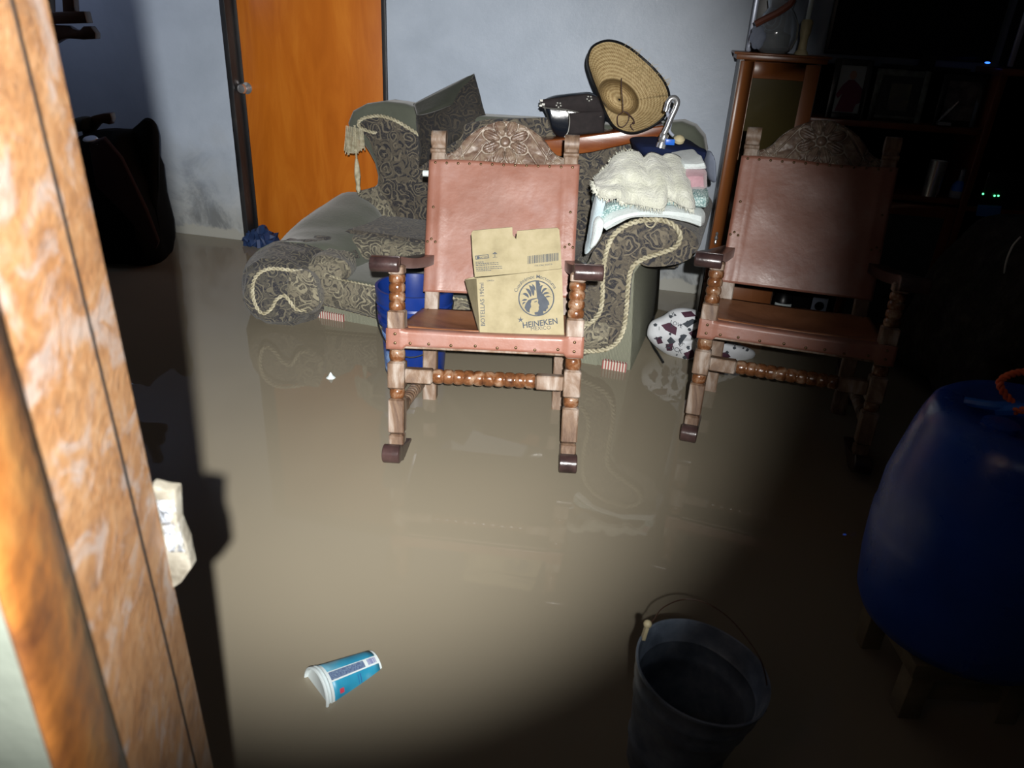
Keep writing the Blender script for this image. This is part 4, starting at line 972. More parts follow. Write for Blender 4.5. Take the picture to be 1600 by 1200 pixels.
for i in range(420):
    a = random.random(); e = random.random()
    if e < .55: p = rug(a, 1); d = V((random.uniform(-.3, .3), -.2, -1))
    elif e < .8: p = rug(a*.5, 0); d = V((-.6, -.1, .8))
    else: p = rug(0, random.random()); d = V((-1, -.2, random.uniform(-.5, .4)))
    d = d.normalized()*random.uniform(.008, .02); m.tube([p+V((0, -.006, 0)), p+d+V((random.uniform(-.003, .003), -.006, 0))], [.0016, .0005], 4)
fr_ = m.build('fleece_fringe', CREAM, rg, world=True); fr_['kind'] = 'stuff'
# faucet
fc = thing('kitchen_faucet', 'chrome gooseneck faucet lying on the navy garment right of the straw hat', 'faucet', tuple(at(1045, 222, 3.1)))
m = MB(); m.tube(smooth_path([at(x, y, 3.06) for x, y in [(1036, 212), (1042, 200), (1048, 185), (1055, 170), (1058, 160), (1055, 154), (1049, 154), (1044, 160), (1042, 168), (1040, 174)]], 6), .0115, 14); m.build('spout', CHROME, fc, world=True)
m = MB(); m.lathe([(.016, 0), (.018, .006), (.018, .028), (.014, .034), (.019, .038), (.019, .055)], at(1039, 209, 3.05), (-.2, -.1, -.9), 16); m.build('base_nut', CHROME, fc, world=True)
m = MB(); m.tube(smooth_path([at(x, y, 3.08) for x, y in [(1046, 168), (1043, 178), (1048, 190), (1046, 204), (1052, 212)]], 5), .006, 10); lab(m.build('supply_hose', SILV, fc, world=True), 'braided metal hose')
m = MB(); m.box(at(1047, 222, 3.03), (.035, .01, .022)); lab(m.build('tag_label', BPLAST, fc, world=True, bevel=.002), 'small blue label')
gb = MB(); gb.lathe([(.010, 0), (.020, .008), (.022, .02), (.014, .03), (.004, .034)], at(1060, 224, 3.06), (0, -.4, .9), 14); tag(gb.build('brass_cap', CANV), 'small brass-coloured cap beside the faucet base', 'cap')

# ================================================================ BLUE PAIL BEHIND THE CHAIR
pc = V((-.385, 2.66, -.10)); pa = thing('plastic_pail', 'blue plastic pail with peeling label standing behind the lit rocking chair', 'pail', tuple(pc))
prof = [(.105, 0), (.108, .012), (.127, .31), (.140, .315), (.141, .33), (.129, .334), (.130, .35), (.142, .355), (.143, .368), (.132, .372), (.134, .388), (.146, .392), (.142, .40), (.148, .44), (.148, .452), (.138, .452), (.128, .40), (.124, .34), (.104, .02), (.02, .016)]
MB().lathe(prof, (0, 0, 0), (0, 0, 1), 48).build('pail_body', BPAIL, pa)
m = MB(); m.grid(lambda a, b: (lambda t_, z: V(((.110+.017*(z/.33))*math.cos(t_)*1.012, (.110+.017*(z/.33))*math.sin(t_)*1.012, z)))(PI*1.05+.75*a, .11+.17*b), 16, 10); lab(m.build('label', LABEL, pa, solid=.001), 'pale peeling label')
m = MB(); m.tube([V((.146*math.cos(a), .146*math.sin(a), .40-.18*math.sin((a-PI)))) for a in [PI+PI*k/24 for k in range(25)]], .003, 6); lab(m.build('wire_handle', BLACK, pa), 'thin dark wire handle')

# ================================================================ PATTERNED CUSHION IN THE WATER
cs_ = thing('patterned_cushion', 'white cushion printed with black letters and dark red shapes, floating by the cabinet', 'cushion', tuple(atz(1080, 555, 0)))
T_c = [(1013, 516), (1030, 492), (1058, 482), (1085, 484), (1120, 508), (1150, 535), (1176, 548)]; B_c = [(1015, 528), (1040, 552), (1068, 566), (1100, 575), (1130, 572), (1155, 566), (1178, 556)]
CWH = M('white_print_cotton', [(.3, (.50, .52, .55)), (.7, (.68, .70, .74))], 9, .8, bmp=.2)
CYF = 2.86
OC = smooth_path([V((x, y, 0)) for x, y in [(1011, 519), (1017, 503), (1036, 493), (1052, 483), (1072, 481), (1092, 487), (1118, 508), (1150, 534), (1178, 548), (1176, 560), (1150, 568), (1120, 574), (1090, 572), (1058, 562), (1030, 546), (1014, 530)]], 4, True)
CC = V((1085, 532, 0))
def c_r(x, y):                                             # 0 centre .. 1 outline
    th = math.atan2(y-CC.y, x-CC.x); best = min(OC, key=lambda p: abs(math.atan2(math.sin(math.atan2(p.y-CC.y, p.x-CC.x)-th), math.cos(math.atan2(p.y-CC.y, p.x-CC.x)-th))))
    return math.hypot(x-CC.x, y-CC.y)/(best-CC).length
def c_d(x, y, r): return .10*math.sqrt(max(0, 1-r*r)) + .030*mnoise.noise(V((x*.05, y*.06, 3)))*(1-r)+.012*mnoise.noise(V((x*.14, y*.14, 5)))*(1-r)
for sgn in (1, -1):
    if sgn == 1: m = MB()
    NC = len(OC); vs = []
    for k_ in range(15):
        r = math.sin(k_/14*PI/2)
        for p in OC: q = CC.lerp(p, max(.001, r)); vs.append(at(q.x, q.y, CYF+.12-sgn*c_d(q.x, q.y, r)))
    m.add(vs, [(a*NC+b, a*NC+(b+1) % NC, (a+1)*NC+(b+1) % NC, (a+1)*NC+b) for a in range(14) for b in range(NC)])
m.build('cushion_cover', CWH, cs_, world=True, smooth=80)
def cpt(x, y, lift):
    r = min(.99, c_r(x, y)); return at(x, y, CYF+.12-c_d(x, y, r)-lift*1.0-.002)
def cp_poly(mb, pts, lift=.004): 
    c = (sum(p[0] for p in pts)/len(pts), sum(p[1] for p in pts)/len(pts)); n = len(pts); vs = []
    for r_ in (1, .5): vs += [cpt(c[0]+(x-c[0])*r_, c[1]+(y-c[1])*r_, lift) for x, y in pts]
    vs.append(cpt(*c, lift)); mb.add(vs, [(k, (k+1) % n, n+(k+1) % n, n+k) for k in range(n)]+[(n+k, n+(k+1) % n, 2*n) for k in range(n)])
m = MB(); random.seed(21)
for pts in ([(1033, 508), (1046, 504), (1058, 512), (1056, 524), (1040, 516)], [(1064, 488), (1080, 486), (1088, 494), (1070, 496)], [(1024, 528), (1032, 526), (1036, 536), (1028, 538)], [(1068, 552), (1082, 546), (1088, 556), (1074, 562)], [(1120, 552), (1136, 550), (1142, 558), (1126, 562)], [(1040, 538), (1052, 536), (1050, 548), (1042, 548)], [(1076, 520), (1092, 512), (1098, 524), (1084, 530)]): cp_poly(m, pts)
lab(m.build('printed_pattern', M('dark_plum_print', [(0, (.045, .012, .03)), (1, (.07, .02, .04))], 5, .8), cs_, world=True), 'dark red printed shapes')
m = MB()
for pts in ([(1066, 506), (1082, 498), (1090, 502), (1074, 512)], [(1048, 526), (1056, 534), (1048, 540), (1042, 532)], [(1060, 530), (1068, 522), (1074, 524), (1062, 540)], [(1100, 540), (1110, 530), (1116, 536), (1104, 548)]): cp_poly(m, pts)
for i in range(70):
    x, y = random.uniform(1020, 1168), random.uniform(492, 566); r_ = random.uniform(1.2, 3.2); a0_ = random.uniform(0, 6)
    t = (x-1013)/163.
    if c_r(x, y) > .9: continue
    cp_poly(m, [(x+r_*math.cos(a0_+k*1.25)*random.uniform(.5, 1.5), y+r_*math.sin(a0_+k*1.25)) for k in range(5)])
def ctext(mb, txt, x, y, h, ang):
    vs, fs = text_mesh(txt, h/.7, 0); ca, sa = math.cos(math.radians(ang)), math.sin(math.radians(ang))
    mb.add([cpt(x+v.x*ca+v.y*sa, y+v.x*sa-v.y*ca, .005) for v in vs], fs)
ctext(m, 'LIL', 1052, 495, 7, -18); ctext(m, 'LOVE', 1056, 509, 6, 22); ctext(m, 'ROCK', 1052, 548, 7, 20); ctext(m, 'ER', 1066, 540, 6, -30); ctext(m, 'I', 1030, 516, 6, 0)
m.build('lettering', INK, cs_, world=True)
m = MB(); m.tube(smooth_path([atz(x, y, .01) + V((0, 0, 0)) for x, y in [(1022, 494), (1014, 520), (1020, 540), (1030, 556), (1036, 566)]], 5), .006, 6); lab(m.build('strap', BLACK, cs_, world=True), 'black strap trailing in the water')
# light glint on the water, put in as a small white solid
m = MB(); m.lathe([(.002, .022), (.010, .008), (.018, .002), (.020, -.004)], atz(517, 590, 0), (0, 0, 1), 7); tag(m.build('water_glint', CUPW), 'small white light glint on the water in front of the sofa, modelled as a solid', 'glint')
# blue cloth at the foot of the door
m = MB(); rs = []
for k in range(17):
    t = k/16; c_ = onp(384+50*t, 372+4*math.sin(t*9), WP(0, -.05, 0), WIN)+V((0, 0, -.02)); r_ = .02+.045*math.sin(PI*min(1, max(0, t)))**.4*(1-.3*t)
    rs.append([c_+V((.0, -.06*math.cos(a)*(.4+r_*10), r_*1.3*math.sin(a))) for a in [2*PI*i/16 for i in range(16)]])
tag(m.rings(rs).build('crumpled_cloth', BLUEC, wob=.03, wsc=38, smooth=25), 'crumpled dark blue cloth wedged at the foot of the orange door', 'cloth')

# ================================================================ WALL UNIT
KO = V((.900, 3.50, 0))
def KF(u, v, z): return KO + WDIR*u + WIN*v + V((0, 0, z))
def kp_(x, y, v=0.0): return onp(x, y, KF(0, v, 0), WIN)
def ku(x, y, v=0.0): return (kp_(x, y, v)-KO).dot(WDIR)
def kbox(mb, u0, u1, v0, v1, z0, z1): return mb.box(KF((u0+u1)/2, (v0+v1)/2, (z0+z1)/2), (u1-u0, v1-v0, z1-z0), RW)
un = thing('wall_unit', 'brown wooden wall unit with glass-door tower and picture shelf in the dark right corner', 'cabinet', tuple(KF(.6, .15, ZF)))
UT, UR, UE = .335, 1.02, 1.50; D = .31; ZT = 1.165
m = MB(); kbox(m, 0, .018, .0, D, ZF, ZT); kbox(m, UT-.018, UT, 0, D, ZF, ZT); kbox(m, 0, UT, D-.012, D, ZF, ZT); kbox(m, 0, UT, 0, D, .52, .535); kbox(m, 0, UT, 0, D, .18, .195)
m.build('tower_carcass', WD, un, world=True)
m = MB(); kbox(m, -.018, UT+.02, -.02, D+.01, ZT, ZT+.026); kbox(m, -.03, UT+.032, -.032, D+.01, ZT+.020, ZT+.030); m.build('tower_top', CABW, un, world=True, bevel=.004)
dr = MB(); kbox(dr, .004, .062, -.018, 0, .18, ZT-.004); kbox(dr, UT-.062, UT-.004, -.018, 0, .18, ZT-.004); kbox(dr, .062, UT-.062, -.018, 0, ZT-.07, ZT-.004); kbox(dr, .062, UT-.062, -.018, 0, .18, .25)
gd = dr.build('glass_door', CABW, un, world=True, bevel=.003)
m = MB(); kbox(m, .06, UT-.06, -.010, -.006, .25, ZT-.07); lab(m.build('glass_pane', GLASSY, gd, world=True), 'dark yellowish glass pane')
m = MB(); hp = kp_(1119, 372, -.03); m.lathe([(.004, -.03), (.008, -.02), (.005, -.01), (.010, 0), (.005, .012), (.008, .022), (.003, .03)], hp, (0, 0, 1), 10); m.build('door_handle', CHROME, gd, world=True)
m = MB(); kbox(m, .006, UT-.006, -.016, 0, ZF, .172); dw = m.build('drawer', CABW, un, world=True, bevel=.004)
m = MB(); kbox(m, UT, UR, 0, D, .93, .955); m.build('shelf', CABD, un, world=True, bevel=.003)
m = MB(); kbox(m, UT, UR, 0, D, .64, .665); m.build('shelf', CABD, un, world=True, bevel=.003)
m = MB(); kbox(m, UT, UR, 0, D, -.02, .0); m.build('shelf', CABD, un, world=True, bevel=.003)
m = MB(); kbox(m, UT, UE, D-.012, D, ZF, ZT); m.build('rear_panel', FLAT, un, world=True)
m = MB(); kbox(m, UR, UR+.03, -.01, D, ZF, ZT); kbox(m, UE-.02, UE, 0, D, ZF, ZT); m.build('stile', CABD, un, world=True, bevel=.003)
m = MB(); kbox(m, UR, UE+.02, -.015, D, ZT, ZT+.025); m.build('right_tower_top', CABD, un, world=True, bevel=.003)
m = MB(); kbox(m, UR+.03, UE, 0, D, .62, .64); m.build('shelf', CABD, un, world=True)
g2 = MB(); kbox(g2, .62, .66, -.016, 0, .02, .63); kbox(g2, UR-.045, UR-.005, -.016, 0, .02, .63); kbox(g2, .66, UR-.045, -.016, 0, .58, .63); kbox(g2, .66, UR-.045, -.016, 0, .02, .07)
g2 = g2.build('small_glass_door', CABD, un, world=True, bevel=.002)
m = MB(); kbox(m, .655, UR-.04, -.010, -.007, .06, .59); m.build('glass_pane', M('grey_glass', [(0, (.03, .035, .04)), (1, (.05, .055, .06))], 2, .1), g2, world=True)
# TV
tv = thing('television', 'large black flat television above the picture shelf', 'television', tuple(KF(.72, .2, 1.2)))
m = MB(); kbox(m, .36, 1.04, .20, .23, 1.205, 1.70); m.build('bezel', BLACK, tv, world=True, bevel=.006)
m = MB(); kbox(m, .375, 1.025, .196, .199, 1.222, 1.685); m.build('screen', M('dark_screen', [(0, (.003, .003, .004)), (1, (.005, .005, .006))], 2, .15), tv, world=True)
m = MB(); kbox(m, .62, .94, .10, .26, 1.166, 1.178); kbox(m, .75, .81, .15, .17, 1.17, 1.22); m.build('stand', BLACK, tv, world=True)
m = MB(); kbox(m, UT, UR, .09, D-.02, 1.14, 1.165); m.build('shelf', FLAT, un, world=True)
lp = kp_(1543, 98, .1); m = MB(); m.sphere(lp, (.012, .004, .004), 10, 6); lab(m.build('standby_light', LEDB, tv, world=True), 'glowing blue standby light')
# speakers
def speaker(x0, x1, ytop, label, v=.15):
    a = ku(x0, 80, v); b = ku(x1, 80, v); zb = ZT+.031
    t_ = thing('tower_speaker', label, 'speaker', tuple(KF((a+b)/2, v+.05, zb)), 'silver speakers on the wall unit')
    m = MB(); kbox(m, a, b, v, v+.12, zb, zb+.42); m.build('speaker_box', BLACK, t_, world=True, bevel=.006)
    m = MB(); kbox(m, a-.002, a+.018, v-.008, v+.01, zb, zb+.42); kbox(m, b-.018, b+.002, v-.008, v+.01, zb, zb+.42); m.build('silver_trim', SILV, t_, world=True, bevel=.003)
    for zz in (.13, .27):
        m = MB(); m.lathe([(.040, 0), (.040, .006), (.034, .008), (.020, -.002), (.012, .004), (.001, .006)], KF((a+b)/2, v-.001, zb+zz), -WIN, 20); m.build('speaker_cone', BLACK, t_, world=True)
        m = MB(); m.lathe([(.043, 0), (.043, .007), (.039, .007), (.039, 0)], KF((a+b)/2, v-.001, zb+zz), -WIN, 24); m.build('cone_ring', SILV, t_, world=True)
speaker(1166, 1226, 0, 'silver-edged speaker at the left end of the wall unit behind a glass jar')
speaker(1582, 1640, 0, 'silver-edged speaker at the right end of the wall unit by the frame edge')
# glass jar with ribbon
jr = thing('glass_jar', 'round glass jar with brown ribbon and a white flower on the tower top', 'jar', tuple(kp_(1207, 86, -.0)))
jb = kp_(1207, 84, .0); jb.z = ZT+.031
MB().lathe([(.050, 0), (.075, .02), (.088, .06), (.085, .11), (.065, .15), (.050, .17), (.058, .20), (.054, .20), (.046, .17), (.080, .11), (.083, .06), (.070, .024), (.01, .006)], jb, (0, 0, 1), 28).build('jar_glass', CLEAR, jr, world=True)
m = MB(); m.tube(smooth_path([kp_(x, y, -.095) for x, y in [(1180, 38), (1195, 30), (1215, 20), (1235, 6), (1240, -5)]], 4), .014, 8); m.build('ribbon', BROWNR, jr, world=True)
m = MB()
for k in range(6): 
    a = k*PI/3; m.sphere(kp_(1184+6*math.cos(a), 58+9*math.sin(a), -.085), (.018, .007, .026), 10, 6)
lab(m.build('flower', GREYB, jr, world=True, wob=.004, wsc=40), 'pale blue-white flower')
MB().lathe([(.045, 0), (.06, .02), (.06, .06), (.02, .075)], jb+V((0, 0, .012)), (0, 0, 1), 16).build('dark_filling', DKGRN, jr, world=True)
cb = kp_(1251, 87, .02); cb.z = ZT+.031
cd = thing('candle_holder', 'cream turned candle holder with a white candle beside the glass jar', 'candle', tuple(cb))
MB().lathe([(.030, 0), (.026, .01), (.018, .02), (.016, .06), (.022, .085), (.024, .125), (.018, .135)], cb, (0, 0, 1), 20).build('holder', CANV, cd, world=True)
MB().lathe([(.010, .12), (.010, .32)], cb, (0, 0, 1), 14).build('candle_stick', CUPW, cd, world=True)
# picture frames
def frame(x0, x1, yb_, h, v, label, inner, lean=.05, fm=BLACK):
    a, b = ku(x0, yb_, v), ku(x1, yb_, v); z0 = .956; fw = .024
    t_ = thing('framed_photo', label, 'picture frame', tuple(KF((a+b)/2, v, z0)), 'framed photographs on the picture shelf')
    def Q(uu, vv, zz): return KF(a+uu, v+vv+zz*lean, z0+zz)
    W_ = b-a; m = MB()
    for u0, u1, z0_, z1_ in ((0, fw, 0, h), (W_-fw, W_, 0, h), (fw, W_-fw, 0, fw), (fw, W_-fw, h-fw, h)):
        m.prism([Q(u0, 0, z0_), Q(u1, 0, z0_), Q(u1, 0, z1_), Q(u0, 0, z1_)], WIN*.015)
    m.build('frame_border', fm, t_, world=True, bevel=.002)
    MB().prism([Q(fw*.8, .006, fw*.8), Q(W_-fw*.8, .006, fw*.8), Q(W_-fw*.8, .006, h-fw*.8), Q(fw*.8, .006, h-fw*.8)], WIN*.006).build('photo_print', inner, t_, world=True)
    return t_, Q, W_, h
t_, Q, W_, h_ = frame(1292, 1352, 168, .235, .02, 'tall black picture frame showing a person in a maroon jacket', PHOTO_BG, .12)
m = MB(); m.prism([Q(W_*p, .003, h_*q) for p, q in ((.22, .12), (.70, .12), (.74, .25), (.88, .30), (.86, .50), (.70, .60), (.58, .66), (.44, .66), (.30, .56), (.18, .40), (.24, .34), (.34, .42))], WIN*.002); lab(m.build('printed_jacket', MAROON, t_, world=True), 'maroon jacket in the photograph')
m = MB(); m.prism([Q(W_*(.53+.09*math.cos(a)), .003, h_*(.74+.075*math.sin(a))) for a in [2*PI*k/12 for k in range(12)]], WIN*.002); m.build('printed_face', SKIN, t_, world=True)
t_, Q, W_, h_ = frame(1356, 1440, 180, .205, .05, 'wide grey-green picture frame in the middle of the shelf', M('dark_mat_board', [(0, (.02, .025, .028)), (1, (.03, .035, .04))], 5, .4), .08, M('grey_green_frame', [(.3, (.05, .06, .06)), (.7, (.14, .17, .17))], 30, .4, bmp=.4))
m = MB(); m.prism([Q(W_*p, .003, h_*q) for p, q in ((.32, .22), (.70, .22), (.70, .74), (.32, .74))], WIN*.002); m.build('printed_picture', M('olive_picture', [(.4, (.04, .045, .06)), (.6, (.16, .15, .10))], 4, .4), t_, world=True)
t_, Q, W_, h_ = frame(1456, 1524, 196, .20, .04, 'right picture frame on the shelf with a silver figure in front', M('dim_photo', [(.35, (.03, .025, .03)), (.6, (.13, .11, .12))], 18, .4), .08)
fg = kp_(1475, 190, -.0); fg.z = .956
m = MB(); m.box(fg+V((0, 0, .012)), (.05, .03, .012), RW); m.tube([fg+V((-.03, -.01, .02)), fg+V((.0, -.01, .06)), fg+V((.03, -.01, .10))], [.003, .008, .004], 6); tag(m.build('silver_figurine', CHROME), 'small silver figurine standing before the right picture frame', 'figurine')
# drinking glass etc. on the second shelf
gl = kp_(1458, 285, .02); gl.z = .666
MB_ = MB().lathe([(.032, 0), (.036, .15), (.033, .15), (.029, .01)], gl, (0, 0, 1), 24); tag(MB_.build('tall_glass', CHROME), 'tall shiny tumbler on the second shelf of the wall unit', 'glass')
bo = kp_(1500, 285, .04); bo.z = .666
bb_ = thing('small_bottle', 'small blue and white bottle right of the shiny tumbler', 'bottle', tuple(bo))
MB().lathe([(.028, 0), (.030, .02), (.026, .05), (.012, .07), (.010, .12)], bo, (0, 0, 1), 16).build('bottle_body', GREYB, bb_, world=True); MB().lathe([(.029, .03), (.027, .055), (.013, .072)], bo, (0, 0, 1), 16).build('bottle_cap', BPLAST, bb_, world=True)
# items low, seen between back and seat of chair 2
def lowbase(x, v): p = kp_(x, 478, v); p.z = .0; return p
p0 = lowbase(1228, -.0); ub = (p0-KO).dot(WDIR)
jb_ = thing('brown_jar', 'dark jar with a white label, low in the wall unit behind the dim rocking chair', 'jar', tuple(KF(.40, .08, .0)))
q = KF(.40, .08, 0)
MB().lathe([(.045, 0), (.050, .01), (.050, .10), (.038, .13), (.030, .14)], q, (0, 0, 1), 24).build('jar_body', BLACK, jb_, world=True)
MB().lathe([(.036, .14), (.036, .165), (.01, .168)], q, (0, 0, 1), 20).build('jar_lid', BLACK, jb_, world=True)
m = MB(); m.grid(lambda a, b: q+V((.0515*math.cos(-PI*.85+PI*.55*a), .0515*math.sin(-PI*.85+PI*.55*a), .025+.07*b)), 14, 2); lab(m.build('jar_label', CUPW, jb_, world=True, solid=.001), 'white jar label')
cn = thing('picture_card', 'small upright card with a black ring mark beside the dark jar', 'card', tuple(KF(.56, .06, 0)))
m = MB(); kbox(m, .53, .60, .05, .056, 0, .14); m.build('card_panel', GREYB, cn, world=True)
m = MB(); m.lathe([(.022, 0), (.022, .002), (.016, .002), (.016, 0)], KF(.565, .049, .10), -WIN, 20); m.build('ring_mark', FLAT, cn, world=True)
# modem
mo = thing('modem', 'small dark modem with green lights and a blue label in the right tower', 'modem', tuple(kp_(1552, 355, 0)))
a = ku(1522, 340, 0); b = ku(1582, 340, 0); mz = .642
m = MB(); kbox(m, a, b, .0, .04, mz, mz+.15); m.build('modem_case', BLACK, mo, world=True, bevel=.006)
m = MB(); m.prism([kp_(1528, 320, -.004), kp_(1565, 322, -.004), kp_(1562, 341, -.004), kp_(1525, 337, -.004)], WIN*.003); m.build('modem_label', SCREEN, mo, world=True)
for x, y in ((1536, 303), (1554, 306), (1560, 306)): m = MB(); m.sphere(kp_(x, y, -.006), .0042, 8, 5); lab(m.build('indicator_light', LEDG, mo, world=True), 'green light')
m = MB(); m.tube(smooth_path([at(x, y, 2.6) for x, y in [(1595, 370), (1582, 385), (1572, 410), (1570, 435), (1580, 455), (1602, 466), (1640, 470)]], 6), .0035, 8); tag(m.build('white_cable', CABLEW), 'thin white cable hanging in a loop at the right edge', 'cable')
# dark blanket heap at right
bl = MB(); 
def heap(a, b):
    x = 1.62+.85*a; y = 2.35+.75*b; h = .78*(1-abs(2*a-1)**4*.8)*(1-abs(2*b-1)**6*.8)
    return V((x, y, h-.08))
bl.grid(heap, 40, 30); tag(bl.build('blanket_heap', BRICKD, wob=.03, wsc=7, solid=.02), 'rough dark blanket over a heap between wall unit and blue drum', 'blanket')

# ================================================================ DRUM, STOOL
dc = V((.958, 1.22, .165)); dr_ = thing('plastic_drum', 'big blue plastic drum with orange rope on its top, at the right edge', 'drum', tuple(dc))
prof = [(.05, .012), (.15, .0), (.185, .012), (.197, .04), (.207, .12), (.211, .20), (.211, .225), (.208, .235), (.208, .245), (.207, .30), (.200, .345), (.193, .38), (.186, .42), (.178, .45), (.168, .477), (.152, .49), (.12, .488), (.10, .478), (.05, .476), (.02, .476)]
MB().lathe(prof, (0, 0, 0), (0, 0, 1), 72).build('drum_body', DRUM, dr_, smooth=60)
m = MB(); m.lathe([(.03, .474), (.03, .492), (.024, .494), (.002, .494)], (-.085, -.04, 0), (0, 0, 1), 20); m.build('bung_cap', DRUM, dr_)
m = MB(); m.tube(smooth_path([V((-.05, .03, .482)), V((-.02, .0, .50)), V((.02, -.02, .50))], 5), .013, 8); m.tube(smooth_path([V((-.10, .055, .486)), V((-.06, .03, .492)), V((-.02, .02, .50))], 5), .009, 8); lab(m.build('plastic_strip', BPLAST, dr_), 'bright blue plastic strip')
orp = MB(); 
orp.rope(smooth_path([dc+V((-.03, 0, 0))+V(p) for p in ((.0, .02, .50), (-.02, .05, .53), (.02, .06, .55), (.08, .05, .55), (.14, .03, .52))], 6), .008, .02)
orp.rope(smooth_path([dc+V((-.03, 0, 0))+V(p) for p in ((-.01, .0, .497), (.03, -.015, .515), (.08, -.01, .51), (.14, .0, .50))], 6), .008, .02)
orp.rope(smooth_path([dc+V((-.03, 0, 0))+V(p) for p in ((.0, -.02, .497), (.03, -.04, .505), (.09, -.04, .50), (.15, -.03, .50))], 6), .008, .02)
tag(orp.build('orange_rope', ORANGE), 'orange rope coiled on the blue drum', 'rope')
stl = thing('wooden_stool', 'low old wooden stool standing in the water under the blue drum', 'stool', (.958, 1.22, ZF))
m = MB(); m.box((0, 0, .162+.08), (.27, .26, .036)); m.v = [v+V((0, 0, .0)) for v in m.v]; m.build('seat', STOOLW, stl, bevel=.004)
for sx in (-1, 1):
    for sy in (-1, 1): MB().box((sx*.10, sy*.095, .112), (.045, .045, .225)).build('leg', STOOLW, stl, bevel=.003)
m = MB(); m.box((0, -.095, .16), (.18, .02, .03)); m.build('stretcher', STOOLW, stl)

# ================================================================ METAL BUCKET
bc = V((.366, .975, .236)); bax = V((.1104, -.002, 1)).normalized()
Mb = Matrix.Translation(bc) @ bax.to_track_quat('Z', 'Y').to_matrix().to_4x4()
bu = thing('metal_bucket', 'dented galvanised metal bucket with thin wire handle, tilted in the foreground water', 'bucket', mat=Mb)
prof = [(.02, -.272), (.074, -.27), (.076, -.262), (.087, -.19), (.0905, -.183), (.088, -.176), (.103, -.085), (.1065, -.079), (.1045, -.072), (.113, -.045), (.1145, -.040), (.113, -.036), (.117, -.005), (.121, -.002), (.121, .003), (.117, .003), (.114, -.006), (.110, -.037), (.106, -.04), (.108, -.047), (.101, -.073), (.098, -.079), (.1005, -.086), (.082, -.18), (.070, -.258), (.02, -.262)]
MB().lathe(prof, (0, 0, 0), (0, 0, 1), 72).build('bucket_body', GALV, bu, wob=.0025, wsc=14, smooth=50)
qi = Mb.inverted()
la_ = qi @ onp(1010, 975, bc+bax*.012, bax)
e1 = V((la_.x, la_.y, 0)).normalized()*.118; e2 = -e1
hp_ = [Mb.inverted() @ p for p in [at(1012, 975, .93+.10), at(1022, 968, 1.04), at(1035, 950, 1.07), (at(1065, 937, 1.10)), at(1100, 941, 1.09), at(1135, 962, 1.06), at(1165, 995, 1.02), at(1190, 1035, .98), at(1200, 1085, .955), at(1196, 1112, .945)]]
m = MB(); m.tube(smooth_path(hp_, 6), .0013, 6); lab(m.build('wire_handle', WD, bu), 'thin bent wire handle')
m = MB(); m.sphere(hp_[0], (.008, .008, .008), 10, 6); m.box(hp_[0]+V((0, 0, -.02)), (.012, .006, .03)); lab(m.build('handle_ear', CANV, bu), 'pale handle ear')
m = MB(); m.lathe([(.001, -.19), (.078, -.19)], (0, 0, 0), (0, 0, 1), 32); lab(m.build('water_inside', WATER, bu), 'dark water inside')

# ================================================================ FLOATING CUP
mc = atz(494, 1080, .000); bc2 = atz(584, 1042, -.020)
ax = (bc2-mc); L_ = ax.length; ax.normalize()
q_ = ax.to_track_quat('Z', 'Y').to_matrix().to_4x4(); Mc = Matrix.Translation(mc) @ q_
cp = thing('paper_cup', 'light blue and white paper cup floating on its side in the foreground', 'cup', mat=Mc)
R0, R1 = .046, .035
def rr(h): return R0+(R1-R0)*h/L_
MB().lathe([(R0+.0005, .004), (R0+.004, .002), (R0+.004, -.002), (R0+.001, -.003), (R0-.001, 0), (R1-.001, L_-.006), (.002, L_-.006), (.002, L_-.002), (R1, L_-.001), (R1+.001, L_), (R1+.001, L_-.003), (R0+.0005, .012), (R0+.0025, .010)], (0, 0, 0), (0, 0, 1), 56).build('cup_body', CUPW, cp)
up_l = (q_.to_3x3().transposed() @ V((0, -.25, 1))); th0 = math.atan2(up_l.y, up_l.x)       # the side that faces up
def cs(t_, h, lift=.0006): 
    lift += .0009
    a = th0+t_; r_ = rr(h)+lift; return V((r_*math.cos(a), r_*math.sin(a), h))
m = MB(); m.grid(lambda a, b: cs(-2.2+4.4*a, .016+(L_-.021)*b), 60, 8); lab(m.build('printed_wrap', CUPB, cp, solid=.0004), 'cyan printed wrap')
sg = 1 if (q_.to_3x3() @ V((math.cos(th0+.5), math.sin(th0+.5), 0))).y < (q_.to_3x3() @ V((math.cos(th0-.5), math.sin(th0-.5), 0))).y else -1
def csg(t_, h, lift): return cs(sg*t_, h, lift)
m = MB(); m.grid(lambda a, b: csg(-.05+.50*a, .014+(L_-.018)*b, .0012), 12, 4); m.grid(lambda a, b: csg(-2.2+4.4*a, .0155+.002*b, .0011), 60, 1); lab(m.build('white_stripe', CUPW, cp), 'white stripe on the wrap')
m = MB(); m.grid(lambda a, b: csg(.0+.38*a, .018+(L_*.60)*b, .0016), 10, 8); lab(m.build('small_print', CUPT, cp), 'block of tiny violet lettering')
m = MB(); h0 = L_*.79; random.seed(9)
while h0 < L_-.008:
    w_ = random.choice((.0006, .001, .0016)); m.grid(lambda a, b: csg(.02+.34*a, h0+w_*b, .0017), 6, 1); h0 += w_+random.choice((.0006, .001))
lab(m.build('barcode', VIOL, cp), 'violet barcode')
m = MB(); m.grid(lambda a, b: csg(.85+.22*a, .030+.010*b, .0017), 4, 2); lab(m.build('red_mark', REDI, cp), 'red mark')
m = MB(); m.grid(lambda a, b: csg(.55+.5*a, L_*.60+.0012*b, .0017), 6, 1); m.grid(lambda a, b: csg(.55+.5*a, L_*.56+.0008*b, .0017), 6, 1); m.build('thin_line', VIOL, cp)

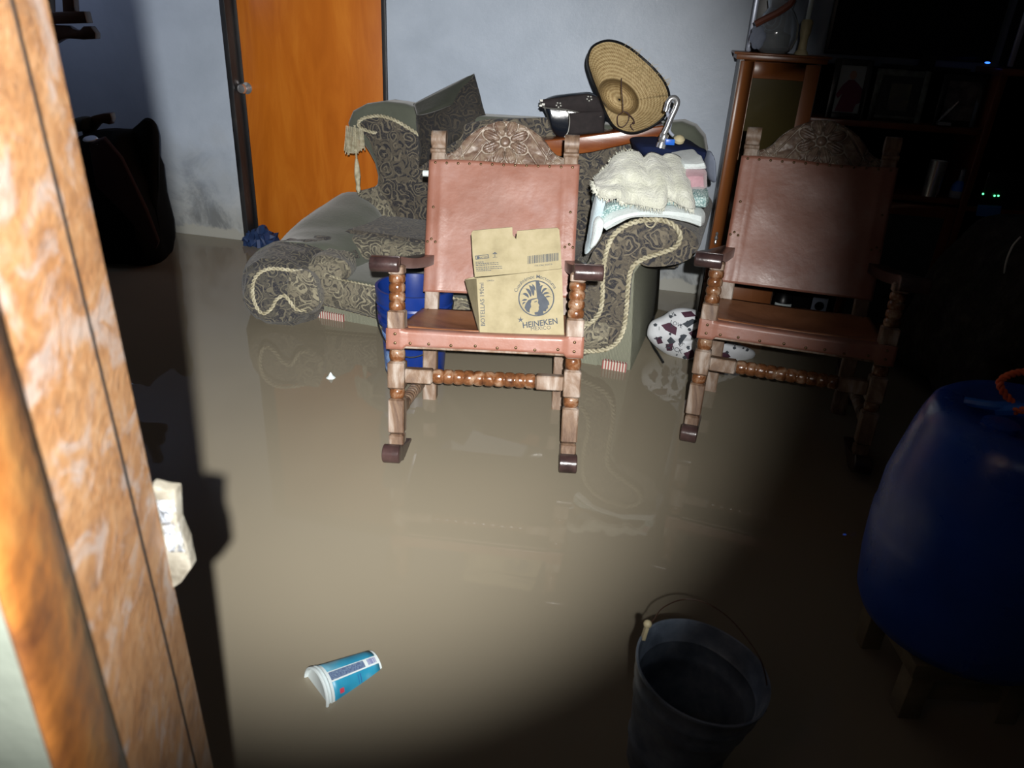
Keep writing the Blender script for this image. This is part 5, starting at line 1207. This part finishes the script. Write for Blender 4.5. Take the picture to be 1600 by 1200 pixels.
# ================================================================ DARK FURNITURE AND CLOTHES BEHIND THE JAMB, LEFT
YL = 3.95
hc = puff([(186, 214), (206, 198), (222, 186), (238, 192)], [(196, 440), (215, 440), (228, 420), (240, 392)], YL-.05, .10, n=16, taper=.2).build('dark_coat', FLAT, wob=.012, wsc=8); tag(hc, 'long black coat hanging on the back wall right of the clothes heap', 'clothing')
rk = thing('coat_rack', 'dark wooden rack with curved arms against the back wall behind the rusty jamb', 'rack', tuple(at(90, 300, YL)))
m = MB(); m.prism(poly([(60, -40), (76, -40), (96, 480), (80, 480)], YL), (0, .05, 0)); m.build('post', WD, rk, world=True, bevel=.004)
m = MB(); m.prism(poly([(94, -40), (112, -40), (116, 20), (98, 20)], YL), (0, .05, 0)); m.build('post', WD, rk, world=True, bevel=.004)
m = MB(); m.prism(poly([(60, 19), (131, 17.5), (136, 36), (62, 38)], YL-.03), (0, .06, 0)); m.build('rail', WD, rk, world=True, bevel=.004)
m = MB(); m.prism(poly([(60, 38), (104, 40), (114, 46), (124, 47), (130, 41), (141, 41), (149, 52), (149, 61), (130, 62), (104, 60), (95, 62), (85, 68), (60, 66)], YL-.02), (0, .05, 0)); m.build('curved_arm', WD, rk, world=True, bevel=.004)
m = MB(); m.prism(poly([(126, 200), (132, 186), (148, 180), (162, 177), (172, 177), (174, 186), (171, 195), (160, 192), (152, 195), (143, 206), (130, 214)], YL-.04), (0, .05, 0)); m.build('curved_arm', WD, rk, world=True, bevel=.004)
gb_ = puff([(105, 186), (118, 183), (131, 184)], [(104, 208), (120, 208), (132, 206)], YL-.12, .10, n=10).build('green_cloth', DKGRN, wob=.01); tag(gb_, 'dark green cloth bundle hanging below the rack arm', 'cloth')
ck = puff([(100, 222), (130, 210), (165, 208), (176, 216)], [(100, 420), (140, 440), (200, 440), (236, 430)], YL-.25, .45, n=24, p=.7, taper=.15).build('clothes_heap', FLAT, wob=.03, wsc=6); tag(ck, 'heap of black clothes under the rack by the left wall', 'clothing')
m = MB(); m.prism(poly([(138, 225), (160, 214), (190, 250), (226, 330), (246, 378), (242, 388), (225, 372), (190, 330), (150, 290)], YL-.30), (0, .03, .01)); tag(m.build('red_garment', DKRED, bevel=.006, wob=.012, wsc=9), 'dark red garment hanging in a point over the black clothes heap', 'clothing')
for x, y in ((141, 217), (157, 221)):
    m = MB(); m.lathe([(.030, -.004), (.034, 0), (.030, .004)], at(x, y, YL-.27), (0, -.3, 1), 16); tag(m.build('small_tin', CHROME), 'small shiny tin on the black clothes heap, ' + ('left one' if x == 141 else 'right one'), 'tin')
